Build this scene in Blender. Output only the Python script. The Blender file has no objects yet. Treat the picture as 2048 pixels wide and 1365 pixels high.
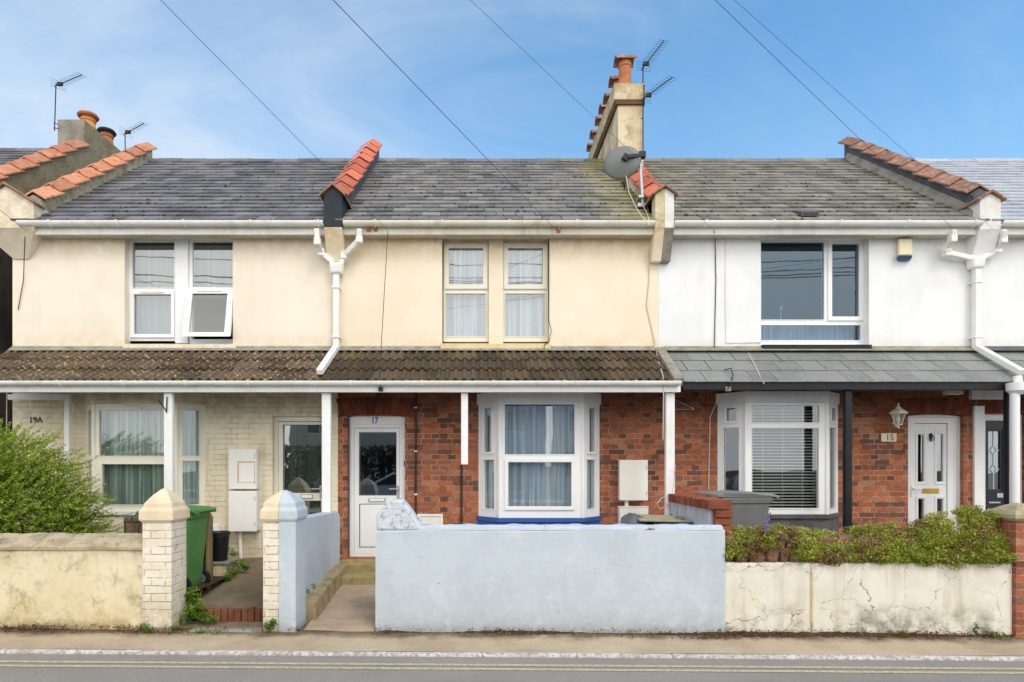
import bpy, bmesh, math, random
from mathutils import Vector, Matrix
random.seed(7)
R = math.radians
SC = bpy.context.scene
COL = SC.collection
# ------------------------------------------------------------------ measured camera
FPX, CX, CY, ZC = 1240.0, 958.0, 925.0, 1.80
def X(px, Y=9.05): return (px - CX) * Y / FPX
def Z(py, Y=9.05): return ZC + (CY - py) * Y / FPX
def P(px, py, Y=9.05): return Vector((X(px, Y), Y, Z(py, Y)))
def lin(v):
    v /= 255.0
    return v / 12.92 if v <= 0.04045 else ((v + 0.055) / 1.055) ** 2.4
def c(r, g, b): return (lin(r), lin(g), lin(b), 1.0)
def gz(x): return -0.0073 * x            # the street falls gently to the right
YF = 9.05                                # plane of the house fronts
TS = math.tan(R(37))                     # roof pitch
ROOF_Y, ROOF_Z = 8.80, 5.235             # eaves edge of the slates
RIDGE_Y = 12.0
def roofz(y): return ROOF_Z + (y - ROOF_Y) * TS

# ------------------------------------------------------------------ node helpers
class M:
    def __init__(s, name, rough=0.8, spec=0.3):
        s.m = bpy.data.materials.new(name); s.m.use_nodes = True
        s.t = s.m.node_tree; s.t.nodes.clear()
        s.out = s.n('ShaderNodeOutputMaterial')
        s.b = s.n('ShaderNodeBsdfPrincipled')
        s.b.inputs['Roughness'].default_value = rough
        s.b.inputs['Specular IOR Level'].default_value = spec
        s.t.links.new(s.b.outputs[0], s.out.inputs[0])
        s._pos = None
    def n(s, ty, **kw):
        nd = s.t.nodes.new(ty)
        for k, v in kw.items(): setattr(nd, k, v)
        return nd
    def set(s, sock, v):
        if hasattr(v, 'links') or hasattr(v, 'is_linked'): s.t.links.new(v, sock)
        else: sock.default_value = v
    def pos(s):
        if s._pos is None: s._pos = s.n('ShaderNodeNewGeometry').outputs['Position']
        return s._pos
    def sep(s, v=None):
        nd = s.n('ShaderNodeSeparateXYZ'); s.set(nd.inputs[0], v or s.pos()); return nd.outputs
    def comb(s, x=0, y=0, z=0):
        nd = s.n('ShaderNodeCombineXYZ')
        for i, v in enumerate((x, y, z)): s.set(nd.inputs[i], v)
        return nd.outputs[0]
    def scl(s, v, sx, sy, sz):
        nd = s.n('ShaderNodeVectorMath', operation='MULTIPLY'); s.set(nd.inputs[0], v)
        nd.inputs[1].default_value = (sx, sy, sz); return nd.outputs[0]
    def vadd(s, a, b):
        nd = s.n('ShaderNodeVectorMath', operation='ADD'); s.set(nd.inputs[0], a); s.set(nd.inputs[1], b); return nd.outputs[0]
    def noise(s, scale, detail=5, rough=.6, vec=None, dist=0, color=False):
        nd = s.n('ShaderNodeTexNoise'); s.set(nd.inputs['Vector'], vec or s.pos())
        nd.inputs['Scale'].default_value = scale; nd.inputs['Detail'].default_value = detail
        nd.inputs['Roughness'].default_value = rough; nd.inputs['Distortion'].default_value = dist
        return nd.outputs['Color' if color else 'Fac']
    def rng(s, v, a, b, lo=0, hi=1, smooth=True):
        nd = s.n('ShaderNodeMapRange'); nd.interpolation_type = 'SMOOTHSTEP' if smooth else 'LINEAR'
        s.set(nd.inputs[0], v)
        for i, q in enumerate((a, b, lo, hi)): nd.inputs[i + 1].default_value = q
        return nd.outputs[0]
    def math(s, op, a, b=0.0):
        nd = s.n('ShaderNodeMath', operation=op); s.set(nd.inputs[0], a); s.set(nd.inputs[1], b); return nd.outputs[0]
    def mix(s, f, a, b, mode='MIX'):
        nd = s.n('ShaderNodeMix', data_type='RGBA', blend_type=mode)
        s.set(nd.inputs[0], f); s.set(nd.inputs[6], a); s.set(nd.inputs[7], b); return nd.outputs[2]
    def ramp(s, f, pts, const=False):
        nd = s.n('ShaderNodeValToRGB'); s.set(nd.inputs[0], f); cr = nd.color_ramp
        if const: cr.interpolation = 'CONSTANT'
        while len(cr.elements) < len(pts): cr.elements.new(.5)
        for e, (p, col) in zip(cr.elements, pts): e.position = p; e.color = col
        return nd.outputs[0]
    def attr(s, name='tint'):
        nd = s.n('ShaderNodeAttribute', attribute_name=name); return nd.outputs['Fac']
    def bump(s, h, strength=.4, dist=.01, normal=None):
        nd = s.n('ShaderNodeBump'); nd.inputs['Strength'].default_value = strength
        nd.inputs['Distance'].default_value = dist; s.set(nd.inputs['Height'], h)
        if normal: s.set(nd.inputs['Normal'], normal)
        s.t.links.new(nd.outputs[0], s.b.inputs['Normal']); return nd.outputs[0]
    def color(s, v): s.set(s.b.inputs['Base Color'], v)

def surf(name, base, alt=None, scale=2.5, amt=.6, rough=.85, spec=.25, bump=.25, bscale=55, bdist=.006,
         streak=None, foot=None, head=None, speck=None, brick=None, tint=0, blotch=None, metal=0):
    """painted, rendered or stone surface: broad variation, run-down streaks, dirt and painted shade at foot and head, specks, fine relief"""
    m = M(name, rough, spec); col = base
    m.b.inputs['Metallic'].default_value = metal
    if alt: col = m.mix(m.rng(m.noise(scale, 6, .65), .38, .66, 0, amt), base, alt)
    if blotch:
        bc, bs, lo, hi, ba = blotch
        col = m.mix(m.rng(m.noise(bs, 8, .72, dist=.3), lo, hi, 0, ba), col, bc)
    if tint:
        t = m.attr(); f = m.math('ADD', m.math('MULTIPLY', t, tint), 1 - tint * .5)
        col = m.mix(1.0, col, m.comb(f, f, f), 'MULTIPLY')
    if streak:
        sc, sa = streak
        v = m.scl(m.pos(), 9, 9, .55)
        col = m.mix(m.rng(m.math('MULTIPLY', m.noise(1, 5, .6, vec=v), m.noise(1.1, 2, .5)), .27, .42, 0, sa), col, sc)
    z = m.sep()[2]
    for ft in (foot or []):
        z0, z1, fc, fa = ft
        g = m.rng(z, z0, z1, 0, 1, False)
        f = m.math('MULTIPLY', g, m.rng(m.noise(7, 7, .7), .3, .62))
        col = m.mix(m.math('MULTIPLY', f, fa), col, fc)
    if speck:
        pc, ps, lo, hi, pa = speck
        col = m.mix(m.rng(m.noise(ps, 3, .6), lo, hi, 0, pa), col, pc)
    h = m.math('ADD', m.noise(bscale, 4, .6), m.math('MULTIPLY', m.noise(bscale / 9, 3, .5), 1.4))
    if brick:
        bt, gap, dep = brickfac(m, *brick)
        col = m.mix(m.math('MULTIPLY', bt, gap), col, (base[0] * .50, base[1] * .46, base[2] * .40, 1))
        h = m.math('SUBTRACT', h, m.math('MULTIPLY', bt, dep))
    m.color(col); m.bump(h, bump, bdist)
    return m.m
def brickfac(m, row, width, mortar, gap, dep):
    s = m.sep(); u = m.math('ADD', s[0], s[1])
    wob = m.math('MULTIPLY', m.math('SUBTRACT', m.noise(7, 4), .5), .030)
    bt = m.n('ShaderNodeTexBrick', offset=.5, squash=.5, squash_frequency=2)
    m.set(bt.inputs['Vector'], m.comb(m.math('ADD', u, wob), m.math('ADD', s[2], wob), 0))
    bt.inputs['Scale'].default_value = 1; bt.inputs['Mortar Size'].default_value = mortar
    bt.inputs['Mortar Smooth'].default_value = .8
    bt.inputs['Brick Width'].default_value = width; bt.inputs['Row Height'].default_value = row
    brk = m.rng(m.noise(3.5, 6, .75), .40, .62, .04, 1)
    return m.math('MULTIPLY', bt.outputs['Fac'], brk), gap, dep
BRICKS = [(0, c(92, 68, 62)), (.08, c(112, 76, 64)), (.22, c(158, 96, 70)), (.44, c(178, 106, 74)), (.60, c(196, 118, 78)), (.72, c(158, 100, 78)), (.82, c(188, 134, 104)), (.92, c(124, 86, 74)), (1, c(104, 78, 70))]
def redbrick(name, dark=1.0):
    m = M(name, .88, .2); s = m.sep(); u = m.math('ADD', s[0], s[1])
    wob = m.math('MULTIPLY', m.math('SUBTRACT', m.noise(16, 3), .5), .016)
    bt = m.n('ShaderNodeTexBrick', offset=.5, squash=.52, squash_frequency=2)
    m.set(bt.inputs['Vector'], m.comb(m.math('ADD', u, wob), m.math('ADD', s[2], wob), 0))
    bt.inputs['Color1'].default_value = (0, 0, 0, 1); bt.inputs['Color2'].default_value = (1, 1, 1, 1)
    bt.inputs['Mortar'].default_value = (.5, .5, .5, 1)
    bt.inputs['Scale'].default_value = 1; bt.inputs['Mortar Size'].default_value = .0055
    bt.inputs['Mortar Smooth'].default_value = .25; bt.inputs['Brick Width'].default_value = .228; bt.inputs['Row Height'].default_value = .0765
    rnd = m.n('ShaderNodeRGBToBW'); m.set(rnd.inputs[0], bt.outputs['Color'])
    col = m.ramp(rnd.outputs[0], BRICKS)
    col = m.mix(m.rng(m.noise(38, 5, .7), .35, .7, 0, .5), col, c(104, 66, 54))
    col = m.mix(m.rng(m.noise(1.3, 4, .6), .45, .7, 0, .35), col, c(118, 76, 62))
    col = m.mix(m.rng(m.noise(70, 3, .6), .66, .74, 0, .5), col, c(205, 170, 145))
    mort = m.mix(m.rng(m.noise(9, 4, .7), .35, .62), c(116, 82, 66), c(188, 154, 130))
    col = m.mix(bt.outputs['Fac'], col, mort)
    hd = m.rng(s[2], 2.1, 2.85, 0, .5)                 # canopy shade painted into the brick colour
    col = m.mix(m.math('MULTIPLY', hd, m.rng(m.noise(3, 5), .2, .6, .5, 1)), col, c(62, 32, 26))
    m.color(col)
    m.bump(m.math('SUBTRACT', m.math('MULTIPLY', m.noise(60, 5, .7), .6), bt.outputs['Fac']), .6, .007)
    return m.m
def slate(name, dark, light, moss=c(34, 30, 20), lichen=None, lich=0.5, pale=c(150, 148, 140)):
    m = M(name, .62, .35); t = m.attr()
    col = m.mix(t, dark, light)
    col = m.mix(m.rng(m.noise(1.6, 5, .65), .4, .7, 0, .45), col, m.mix(.6, light, pale))
    v = m.scl(m.pos(), 14, 2.2, 2.2)
    col = m.mix(m.rng(m.noise(1, 5, .7, vec=v), .5, .72, 0, .4), col, pale)
    col = m.mix(m.rng(m.noise(30, 6, .8), .56, .68, 0, .6), col, pale)
    col = m.mix(m.rng(m.noise(5, 6, .75), .5, .7, 0, .45), col, (dark[0] * .6, dark[1] * .58, dark[2] * .56, 1))
    if lichen:
        s = m.sep(); f = m.rng(m.math('ADD', s[0], m.math('MULTIPLY', m.noise(2.3, 4), 1.6)), lichen[0], lichen[1])
        f = m.math('MULTIPLY', f, m.rng(m.noise(3.4, 7, .75), .36, .62))
        col = m.mix(m.math('MULTIPLY', f, lich), col, c(176, 168, 84))
    col = m.mix(m.rng(m.noise(9, 7, .8), .61, .68, 0, .85), col, moss)
    m.color(col); m.set(m.b.inputs['Roughness'], m.rng(m.noise(20, 3), .3, .7, .5, .8))
    m.bump(m.noise(70, 5, .7), .35, .006)
    return m.m
def glassmat(name, refl=.12, tintc=(.86, .92, .92, 1), glc=(.95, .98, 1, 1)):
    m = M(name); m.t.nodes.remove(m.b)
    tr = m.n('ShaderNodeBsdfTransparent'); tr.inputs[0].default_value = tintc
    gl = m.n('ShaderNodeBsdfGlossy'); gl.inputs['Roughness'].default_value = .015
    gl.inputs[0].default_value = glc
    lw = m.n('ShaderNodeLayerWeight'); lw.inputs[0].default_value = .35
    f = m.math('ADD', m.math('MULTIPLY', lw.outputs['Fresnel'], .55), refl)
    nd = m.n('ShaderNodeBump'); nd.inputs['Strength'].default_value = .05; nd.inputs['Distance'].default_value = .02
    m.set(nd.inputs['Height'], m.noise(2.2, 1)); m.t.links.new(nd.outputs[0], gl.inputs['Normal'])
    mx = m.n('ShaderNodeMixShader'); m.set(mx.inputs[0], f)
    m.t.links.new(tr.outputs[0], mx.inputs[1]); m.t.links.new(gl.outputs[0], mx.inputs[2]); m.t.links.new(mx.outputs[0], m.out.inputs[0])
    return m.m
def fabric(name, col, shade):
    m = M(name, .95, .1); t = m.attr()
    v = m.scl(m.pos(), 26, 26, .5)
    m.color(m.mix(m.rng(m.noise(1, 3, .6, vec=v), .35, .7), shade, col))
    tl = m.n('ShaderNodeBsdfTranslucent'); tl.inputs[0].default_value = col
    mx = m.n('ShaderNodeMixShader'); mx.inputs[0].default_value = .10
    m.t.links.new(m.b.outputs[0], mx.inputs[1]); m.t.links.new(tl.outputs[0], mx.inputs[2]); m.t.links.new(mx.outputs[0], m.out.inputs[0])
    return m.m
def leafmat(name, a, b, d):
    m = M(name, .5, .35); t = m.attr()
    m.color(m.mix(m.rng(m.noise(5, 4, .7), .4, .65, 0, .6), m.ramp(t, [(0, a), (.6, b), (1, d)]), a))
    tl = m.n('ShaderNodeBsdfTranslucent'); tl.inputs[0].default_value = b
    mx = m.n('ShaderNodeMixShader'); mx.inputs[0].default_value = .28
    m.t.links.new(m.b.outputs[0], mx.inputs[1]); m.t.links.new(tl.outputs[0], mx.inputs[2]); m.t.links.new(mx.outputs[0], m.out.inputs[0])
    return m.m
def plain(name, col, rough=.5, spec=.4, metal=0, var=.12):
    m = M(name, rough, spec); m.b.inputs['Metallic'].default_value = metal
    m.color(m.mix(m.rng(m.noise(6, 6, .7), .35, .7, 0, var), col, (col[0] * .45, col[1] * .43, col[2] * .4, 1)))
    m.bump(m.noise(45, 3), .08, .004); return m.m

DIRT = c(96, 84, 62)
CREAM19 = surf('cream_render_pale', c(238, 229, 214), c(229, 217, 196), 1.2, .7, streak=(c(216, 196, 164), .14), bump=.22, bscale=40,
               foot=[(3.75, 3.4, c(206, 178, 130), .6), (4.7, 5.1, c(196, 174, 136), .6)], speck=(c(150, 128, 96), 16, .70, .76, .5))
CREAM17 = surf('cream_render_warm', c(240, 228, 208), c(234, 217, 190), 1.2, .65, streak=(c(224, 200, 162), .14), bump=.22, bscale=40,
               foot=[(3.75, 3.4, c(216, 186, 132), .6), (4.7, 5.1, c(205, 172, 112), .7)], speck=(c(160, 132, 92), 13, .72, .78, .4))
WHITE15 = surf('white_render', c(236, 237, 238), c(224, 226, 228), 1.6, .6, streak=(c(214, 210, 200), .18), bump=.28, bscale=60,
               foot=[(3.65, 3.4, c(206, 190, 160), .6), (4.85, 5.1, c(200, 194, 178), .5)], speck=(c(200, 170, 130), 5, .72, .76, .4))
PBRICK = surf('cream_painted_brick', c(235, 226, 204), c(222, 208, 178), 2.2, .7, brick=(.0765, .34, .008, .55, 2.4), bump=.55, bscale=30, bdist=.006,
              foot=[(.95, .35, c(150, 130, 92), .5), (2.2, 2.7, c(158, 134, 96), .45)], streak=(c(170, 148, 110), .35))
PIERBRICK = surf('whitewashed_brick', c(236, 228, 212), c(220, 206, 180), 4, .7, brick=(.083, .30, .009, .55, 2.8), bump=.6, bscale=26, bdist=.008,
                 foot=[(.55, .0, c(140, 122, 92), .6), (.12, -.05, c(120, 120, 60), .8)], blotch=(c(120, 104, 88), 9, .57, .66, .6))
CREAMWALL = surf('weathered_cream_wall', c(230, 218, 188), c(212, 196, 152), 1.7, .8, bump=.4, bscale=30, bdist=.008, streak=(c(128, 116, 90), .5),
                 blotch=(c(118, 106, 84), 5, .47, .70, .6), foot=[(.45, .0, c(190, 160, 92), .5), (.16, -.02, c(96, 82, 60), .85), (.7, .95, c(120, 108, 86), .5)],
                 speck=(c(84, 74, 58), 9, .68, .72, .7))
COPINGCEM = surf('stained_cement', c(190, 176, 146), c(150, 138, 112), 6, .8, bump=.6, bscale=26, bdist=.012, blotch=(c(90, 84, 72), 9, .52, .66, .65))
BLUE = surf('pale_blue_paint', c(195, 205, 214), c(184, 195, 205), 1.8, .8, rough=.75, bump=.5, bscale=17, bdist=.012, streak=(c(184, 190, 196), .3),
            blotch=(c(205, 213, 220), 3.2, .50, .68, .7), foot=[(.10, -.03, c(112, 104, 88), .95), (.24, .0, c(150, 148, 138), .55), (.8, .1, c(178, 185, 190), .5)], speck=(c(128, 130, 130), 15, .715, .75, .7))
BLUEROUGH = surf('blue_white_rough_cement', c(214, 219, 226), c(196, 202, 210), 8, .7, bump=1.0, bscale=26, bdist=.02, blotch=(c(126, 128, 130), 22, .53, .62, .75))
BLUECOPE = surf('flaking_blue_coping', c(206, 214, 226), c(186, 196, 212), 5, .6, bump=.7, bscale=22, bdist=.015, blotch=(c(84, 70, 52), 6, .60, .66, .85))
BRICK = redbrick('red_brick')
def crackwall():
    m = M('cracked_cream_wall', .85, .25)
    col = m.mix(m.rng(m.noise(1.6, 6, .7), .38, .66, 0, .7), c(228, 224, 212), c(212, 205, 188))
    col = m.mix(m.rng(m.noise(4, 7, .7), .56, .74, 0, .5), col, c(224, 200, 150))
    v = m.vadd(m.scl(m.pos(), 1, 0, 1), m.scl(m.noise(3.2, 5, .6, color=True), .42, 0, .42))
    vo = m.n('ShaderNodeTexVoronoi', feature='DISTANCE_TO_EDGE'); m.set(vo.inputs['Vector'], v); vo.inputs['Scale'].default_value = 1.9
    cr = m.math('MULTIPLY', m.rng(m.math('ADD', vo.outputs['Distance'], m.math('MULTIPLY', m.noise(9, 4, .7), .022)), .0115, .0185, 1, 0), m.rng(m.noise(1.5, 3), .40, .52))
    sv = m.scl(m.pos(), 6, 6, .5)
    col = m.mix(m.math('MULTIPLY', m.rng(m.noise(1, 6, .65, vec=sv), .48, .68), .38), col, c(166, 156, 136))
    col = m.mix(m.math('MULTIPLY', cr, .75), col, c(108, 90, 70))
    z = m.sep()[2]
    f = m.math('MULTIPLY', m.rng(z, .4, .0), m.rng(m.noise(3.4, 7, .7), .42, .68))
    col = m.mix(m.math('MULTIPLY', f, .85), col, c(92, 78, 60))
    col = m.mix(m.math('MULTIPLY', m.rng(z, .6, .74), m.rng(m.noise(8, 6, .7), .4, .66, 0, .5)), col, c(110, 98, 66))
    m.color(col); m.bump(m.math('SUBTRACT', m.noise(32, 5), m.math('MULTIPLY', cr, 1.5)), .4, .009)
    return m.m
CRACK = crackwall()
SLATE19 = slate('slate_roof_blue_grey', c(84, 83, 86), c(128, 126, 129), pale=c(142, 140, 142))
SLATE17 = slate('slate_roof_grey', c(96, 95, 95), c(142, 139, 136), lichen=(2.3, 3.4), lich=.8, pale=c(160, 154, 149))
SLATE15 = slate('slate_roof_warm_grey', c(98, 95, 89), c(146, 141, 132), lichen=(9.5, 2.6), lich=.12, pale=c(156, 150, 140))
SLATE13 = slate('slate_roof_pale', c(168, 172, 180), c(186, 190, 198), pale=c(200, 204, 210), moss=c(150, 152, 158))
CSLATE = slate('fibre_slate_canopy', c(118, 121, 120), c(136, 138, 136), pale=c(148, 150, 147), moss=c(118, 118, 112))
def conctile(name, a, b, speck, lo):
    m = M(name, .9, .2); t = m.attr()
    col = m.mix(t, a, b)
    col = m.mix(m.rng(m.noise(3, 6, .7), .45, .7, 0, .65), col, c(116, 96, 58))
    col = m.mix(m.rng(m.noise(24, 5, .75), .58, .72, 0, .6), col, c(52, 46, 38))
    col = m.mix(m.rng(m.noise(22, 4, .7, vec=m.vadd(m.pos(), (3, 5, 1))), lo, lo + .05, 0, .85), col, speck)
    m.color(col); m.bump(m.noise(60, 5, .7), .6, .008); return m.m
CT19 = conctile('speckled_concrete_tile', c(78, 67, 55), c(112, 97, 80), c(206, 184, 160), .585)
CT17 = conctile('brown_concrete_tile', c(70, 61, 51), c(100, 88, 74), c(170, 150, 110), .68)
TERRA = surf('orange_clay_tile', c(208, 142, 108), c(186, 118, 88), 5, .8, tint=.45, blotch=(c(222, 176, 140), 9, .5, .66, .7), bump=.6, speck=(c(96, 76, 62), 14, .60, .68, .75))
TERRARED = surf('red_clay_tile', c(204, 116, 90), c(184, 98, 76), 5, .7, tint=.4, bump=.5, blotch=(c(214, 140, 116), 9, .52, .68, .6), speck=(c(120, 74, 60), 14, .62, .70, .6))
TERRABROWN = surf('brown_clay_tile', c(158, 116, 96), c(128, 96, 82), 5, .8, tint=.35, blotch=(c(186, 162, 146), 9, .50, .64, .7), bump=.6, speck=(c(84, 66, 56), 14, .60, .68, .7))
POT = surf('chimney_pot_clay', c(196, 128, 88), c(164, 100, 70), 4, .8, bump=.4, blotch=(c(120, 70, 48), 7, .56, .7, .6))
POTPALE = surf('chimney_pot_buff', c(222, 158, 96), c(206, 130, 74), 4, .8, bump=.3)
PEBBLE = surf('brown_pebbledash', c(170, 154, 122), c(144, 128, 100), 3, .8, bump=1, bscale=90, bdist=.02, blotch=(c(84, 74, 58), 30, .55, .64, .7))
DARKPEB = surf('dark_pebbledash', c(96, 84, 72), c(74, 66, 58), 3, .8, bump=1, bscale=90, bdist=.02, blotch=(c(54, 48, 42), 40, .55, .62, .7))
LEAD = surf('lead_sheet', c(92, 96, 100), c(70, 74, 78), 5, .7, rough=.6, bump=.2)
BLACKREND = surf('black_mineral_felt', c(58, 62, 68), c(48, 52, 58), 5, .7, bump=.8, bscale=120)
CEMENT = surf('grey_cement', c(156, 152, 140), c(122, 118, 106), 5, .8, bump=.8, bscale=40, bdist=.015, blotch=(c(86, 80, 68), 8, .58, .7, .6))
CHIMREND = surf('yellowed_render', c(222, 208, 178), c(198, 180, 140), 2.4, .8, bump=.4, streak=(c(120, 100, 70), .6), blotch=(c(120, 104, 76), 4, .48, .70, .65),
                foot=[(7.8, 8.3, c(150, 130, 72), .6)])
UPVC = plain('white_upvc', c(238, 239, 240), .35, .45, var=.05)
UPVCOLD = plain('yellowed_upvc', c(232, 228, 212), .42, .4, var=.10)
GUTTER = surf('white_plastic_gutter', c(240, 240, 236), c(226, 223, 212), 3, .6, rough=.45, spec=.4, bump=.05, streak=(c(180, 170, 148), .25))
GUTCREAM = surf('aged_plastic_gutter', c(236, 232, 218), c(218, 211, 190), 3, .7, rough=.5, bump=.05, streak=(c(160, 148, 120), .35))
WOODWHITE = surf('white_gloss_wood', c(240, 240, 240), c(228, 228, 226), 4, .6, rough=.5, bump=.15, streak=(c(200, 192, 178), .22))
BLACKPAINT = surf('black_gloss_wood', c(22, 24, 30), c(32, 34, 40), 5, .6, rough=.45, spec=.3, bump=.15)
BLUEPAINT = plain('strong_blue_paint', c(52, 92, 164), .5)
BLACKDOOR = plain('black_door_skin', c(26, 30, 38), .35)
BLACKPLASTIC = plain('black_plastic', c(28, 30, 31), .4)
GREENPL = surf('green_plastic', c(86, 138, 74), c(72, 120, 64), 3, .6, rough=.45, spec=.4, bump=.1, streak=(c(96, 130, 80), .4))
GREYPL = surf('grey_plastic', c(112, 114, 114), c(94, 96, 97), 3, .6, rough=.5, spec=.4, bump=.1)
GREYLID = surf('pale_grey_plastic', c(140, 142, 138), c(118, 120, 117), 4, .6, rough=.55, bump=.1)
RUBBER = plain('black_rubber', c(22, 22, 22), .8)
METERBOX = plain('white_meter_box_plastic', c(234, 233, 228), .5, var=.06)
METERCREAM = plain('cream_meter_box_plastic', c(238, 236, 226), .5, var=.06)
RUST = plain('rust_stain', c(190, 122, 84), .8); RUSTMARK = plain('faint_rust_outline', c(212, 178, 150), .8, var=.4)
GLASS = glassmat('window_glass', .12)
GLASSUP = glassmat('upper_window_glass', .17, (.86, .92, .93, 1))
GLASSWIDE = glassmat('wide_window_glass', .085, (.60, .72, .82, 1), (.62, .82, 1, 1))
GLASSDARK = glassmat('door_glass', .22, (.62, .66, .64, 1))
NET = fabric('white_net_curtain', c(236, 240, 246), c(176, 184, 200))
NETGREEN = fabric('pale_net_curtain', c(224, 234, 226), c(150, 168, 160))
BLIND = plain('white_blind_slats', c(226, 228, 224), .5)
ROLLER = fabric('pale_roller_blind', c(168, 176, 176), c(150, 160, 160))
ROOM = plain('room_plaster', c(92, 92, 94), .9)
BRASS = plain('polished_brass', c(200, 164, 70), .3, metal=.6)
SILVER = plain('galvanised_metal', c(178, 182, 186), .4, metal=.6)
DISHM = plain('grey_dish_paint', c(128, 132, 130), .5)
DARKMETAL = plain('dark_metal', c(48, 48, 52), .5, metal=.4)
CABLE = plain('black_cable', c(30, 30, 34), .6)
WIREGREY = plain('grey_line_wire', c(84, 90, 104), .6)
CABLEWHITE = plain('white_cable', c(206, 196, 180), .6)
SANDSTONE = surf('red_sandstone', c(146, 108, 90), c(112, 82, 70), 5, .8, bump=1, bscale=26, bdist=.03, tint=.7, blotch=(c(168, 140, 122), 12, .56, .66, .6))
DARKSTONE = surf('dark_stone', c(98, 98, 98), c(78, 78, 80), 5, .8, bump=.5)
RUBBLE = surf('brown_rubble', c(122, 104, 84), c(92, 78, 62), 6, .8, bump=1, bscale=20, bdist=.03, brick=(.15, .34, .012, .6, 1.5))
PATHC = surf('path_concrete', c(186, 164, 140), c(156, 136, 116), 2.2, .8, bump=.5, bscale=50, bdist=.01, blotch=(c(176, 160, 138), 5, .55, .7, .5), speck=(c(96, 84, 70), 26, .62, .70, .5))
PATHMOSS = surf('mossy_path', c(136, 120, 98), c(110, 96, 76), 3, .8, bump=.7, bscale=50, bdist=.012, blotch=(c(92, 92, 44), 4, .55, .68, .6))
STEPC = surf('mossy_step', c(172, 154, 112), c(142, 126, 92), 4, .8, bump=.5, blotch=(c(120, 112, 48), 7, .52, .68, .7), speck=(c(72, 66, 44), 14, .62, .7, .6))
KERBC = surf('stained_path_kerb', c(172, 154, 120), c(140, 124, 94), 4, .8, bump=.5, blotch=(c(116, 106, 56), 7, .50, .68, .7), speck=(c(84, 76, 58), 14, .60, .7, .6))
SOIL = surf('soil', c(84, 68, 52), c(62, 50, 40), 6, .8, bump=1, bscale=30, bdist=.03)
def pavemat():
    m = M('pavement_tarmac', .92, .2)
    col = m.mix(m.rng(m.noise(1.1, 6, .65), .36, .66), c(212, 192, 162), c(188, 166, 138))
    col = m.mix(m.rng(m.noise(90, 4, .8), .36, .66, 0, .6), col, c(146, 132, 116))
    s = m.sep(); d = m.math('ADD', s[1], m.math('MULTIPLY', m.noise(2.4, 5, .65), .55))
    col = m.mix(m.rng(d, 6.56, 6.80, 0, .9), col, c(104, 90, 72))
    v = m.scl(m.pos(), .7, 3, 1)
    col = m.mix(m.rng(m.noise(1.2, 6, .7, vec=v), .56, .70, 0, .4), col, c(150, 140, 128))
    vo = m.n('ShaderNodeTexVoronoi'); m.set(vo.inputs['Vector'], m.pos()); vo.inputs['Scale'].default_value = 34
    col = m.mix(m.rng(vo.outputs['Distance'], .05, .16, .55, 0), col, c(96, 86, 76))
    m.color(col); m.bump(m.noise(140, 4, .7), .7, .008); return m.m
PAVE = pavemat()
def roadmat():
    m = M('asphalt', .85, .3)
    col = m.mix(m.rng(m.noise(150, 3, .75), .34, .68), c(128, 123, 116), c(172, 165, 156))
    col = m.mix(m.rng(m.noise(.9, 5, .6), .4, .7, 0, .5), col, c(132, 128, 123))
    v = m.scl(m.pos(), .35, 4, 1)
    col = m.mix(m.rng(m.noise(1.2, 5, .6, vec=v), .5, .75, 0, .3), col, c(140, 136, 130))
    m.color(col); m.bump(m.noise(170, 3, .7), .6, .006); return m.m
ROAD = roadmat()
KERBM = surf('pale_granite_kerb', c(216, 212, 208), c(186, 178, 168), 4, .8, bump=.6, bscale=90, speck=(c(156, 146, 134), 26, .46, .60, .8), blotch=(c(150, 140, 128), 5, .5, .68, .7))
def linemat():
    m = M('worn_yellow_line', .8, .25)
    col = m.mix(m.rng(m.noise(34, 6, .8), .42, .60, 0, .85), c(212, 196, 156), c(150, 144, 136))
    m.color(col); m.bump(m.noise(170, 3, .7), .5, .005); return m.m
YELLOW = linemat()
LEAFSHRUB = leafmat('shrub_leaves', c(70, 92, 22), c(154, 176, 50), c(216, 214, 98))
LEAFBLUSH = leafmat('trailing_plant_leaves', c(86, 104, 26), c(174, 182, 58), c(214, 202, 124))
LEAFBROWN = leafmat('dry_trailing_leaves', c(104, 84, 52), c(164, 138, 84), c(202, 182, 116))
LEAFWEED = leafmat('weed_leaves', c(50, 84, 20), c(110, 150, 40), c(170, 190, 60))
TWIG = plain('twig_bark', c(92, 74, 48), .8)
LITTER = surf('dead_leaves', c(124, 92, 62), c(86, 62, 42), 12, .8, tint=.9, bump=.3)
MOSS = surf('moss', c(48, 44, 26), c(70, 64, 34), 9, .8, bump=1, bscale=90)
PETAL = plain('bluebell_petals', c(112, 116, 178), .6)
WHITEPETAL = plain('white_daisy_petals', c(232, 230, 224), .6)
NUMBLUE = plain('blue_number_paint', c(40, 130, 200), .5)
NUMDARK = plain('dark_number_paint', c(62, 56, 46), .5)
NUMSTONE = plain('number_plaque_stone', c(226, 216, 186), .7)
NUMTAN = plain('incised_number', c(136, 122, 92), .7)
ALARMC = plain('cream_alarm_plastic', c(232, 222, 186), .45)
SOFFIT = surf('grubby_soffit', c(206, 200, 184), c(180, 172, 150), 6, .7, bump=.1)
TARP = surf('grey_tarpaulin', c(112, 114, 118), c(84, 86, 90), 4, .8, rough=.5, bump=.3)
BOARD = surf('weathered_board', c(176, 166, 142), c(146, 136, 112), 7, .8, bump=.4)

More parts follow.
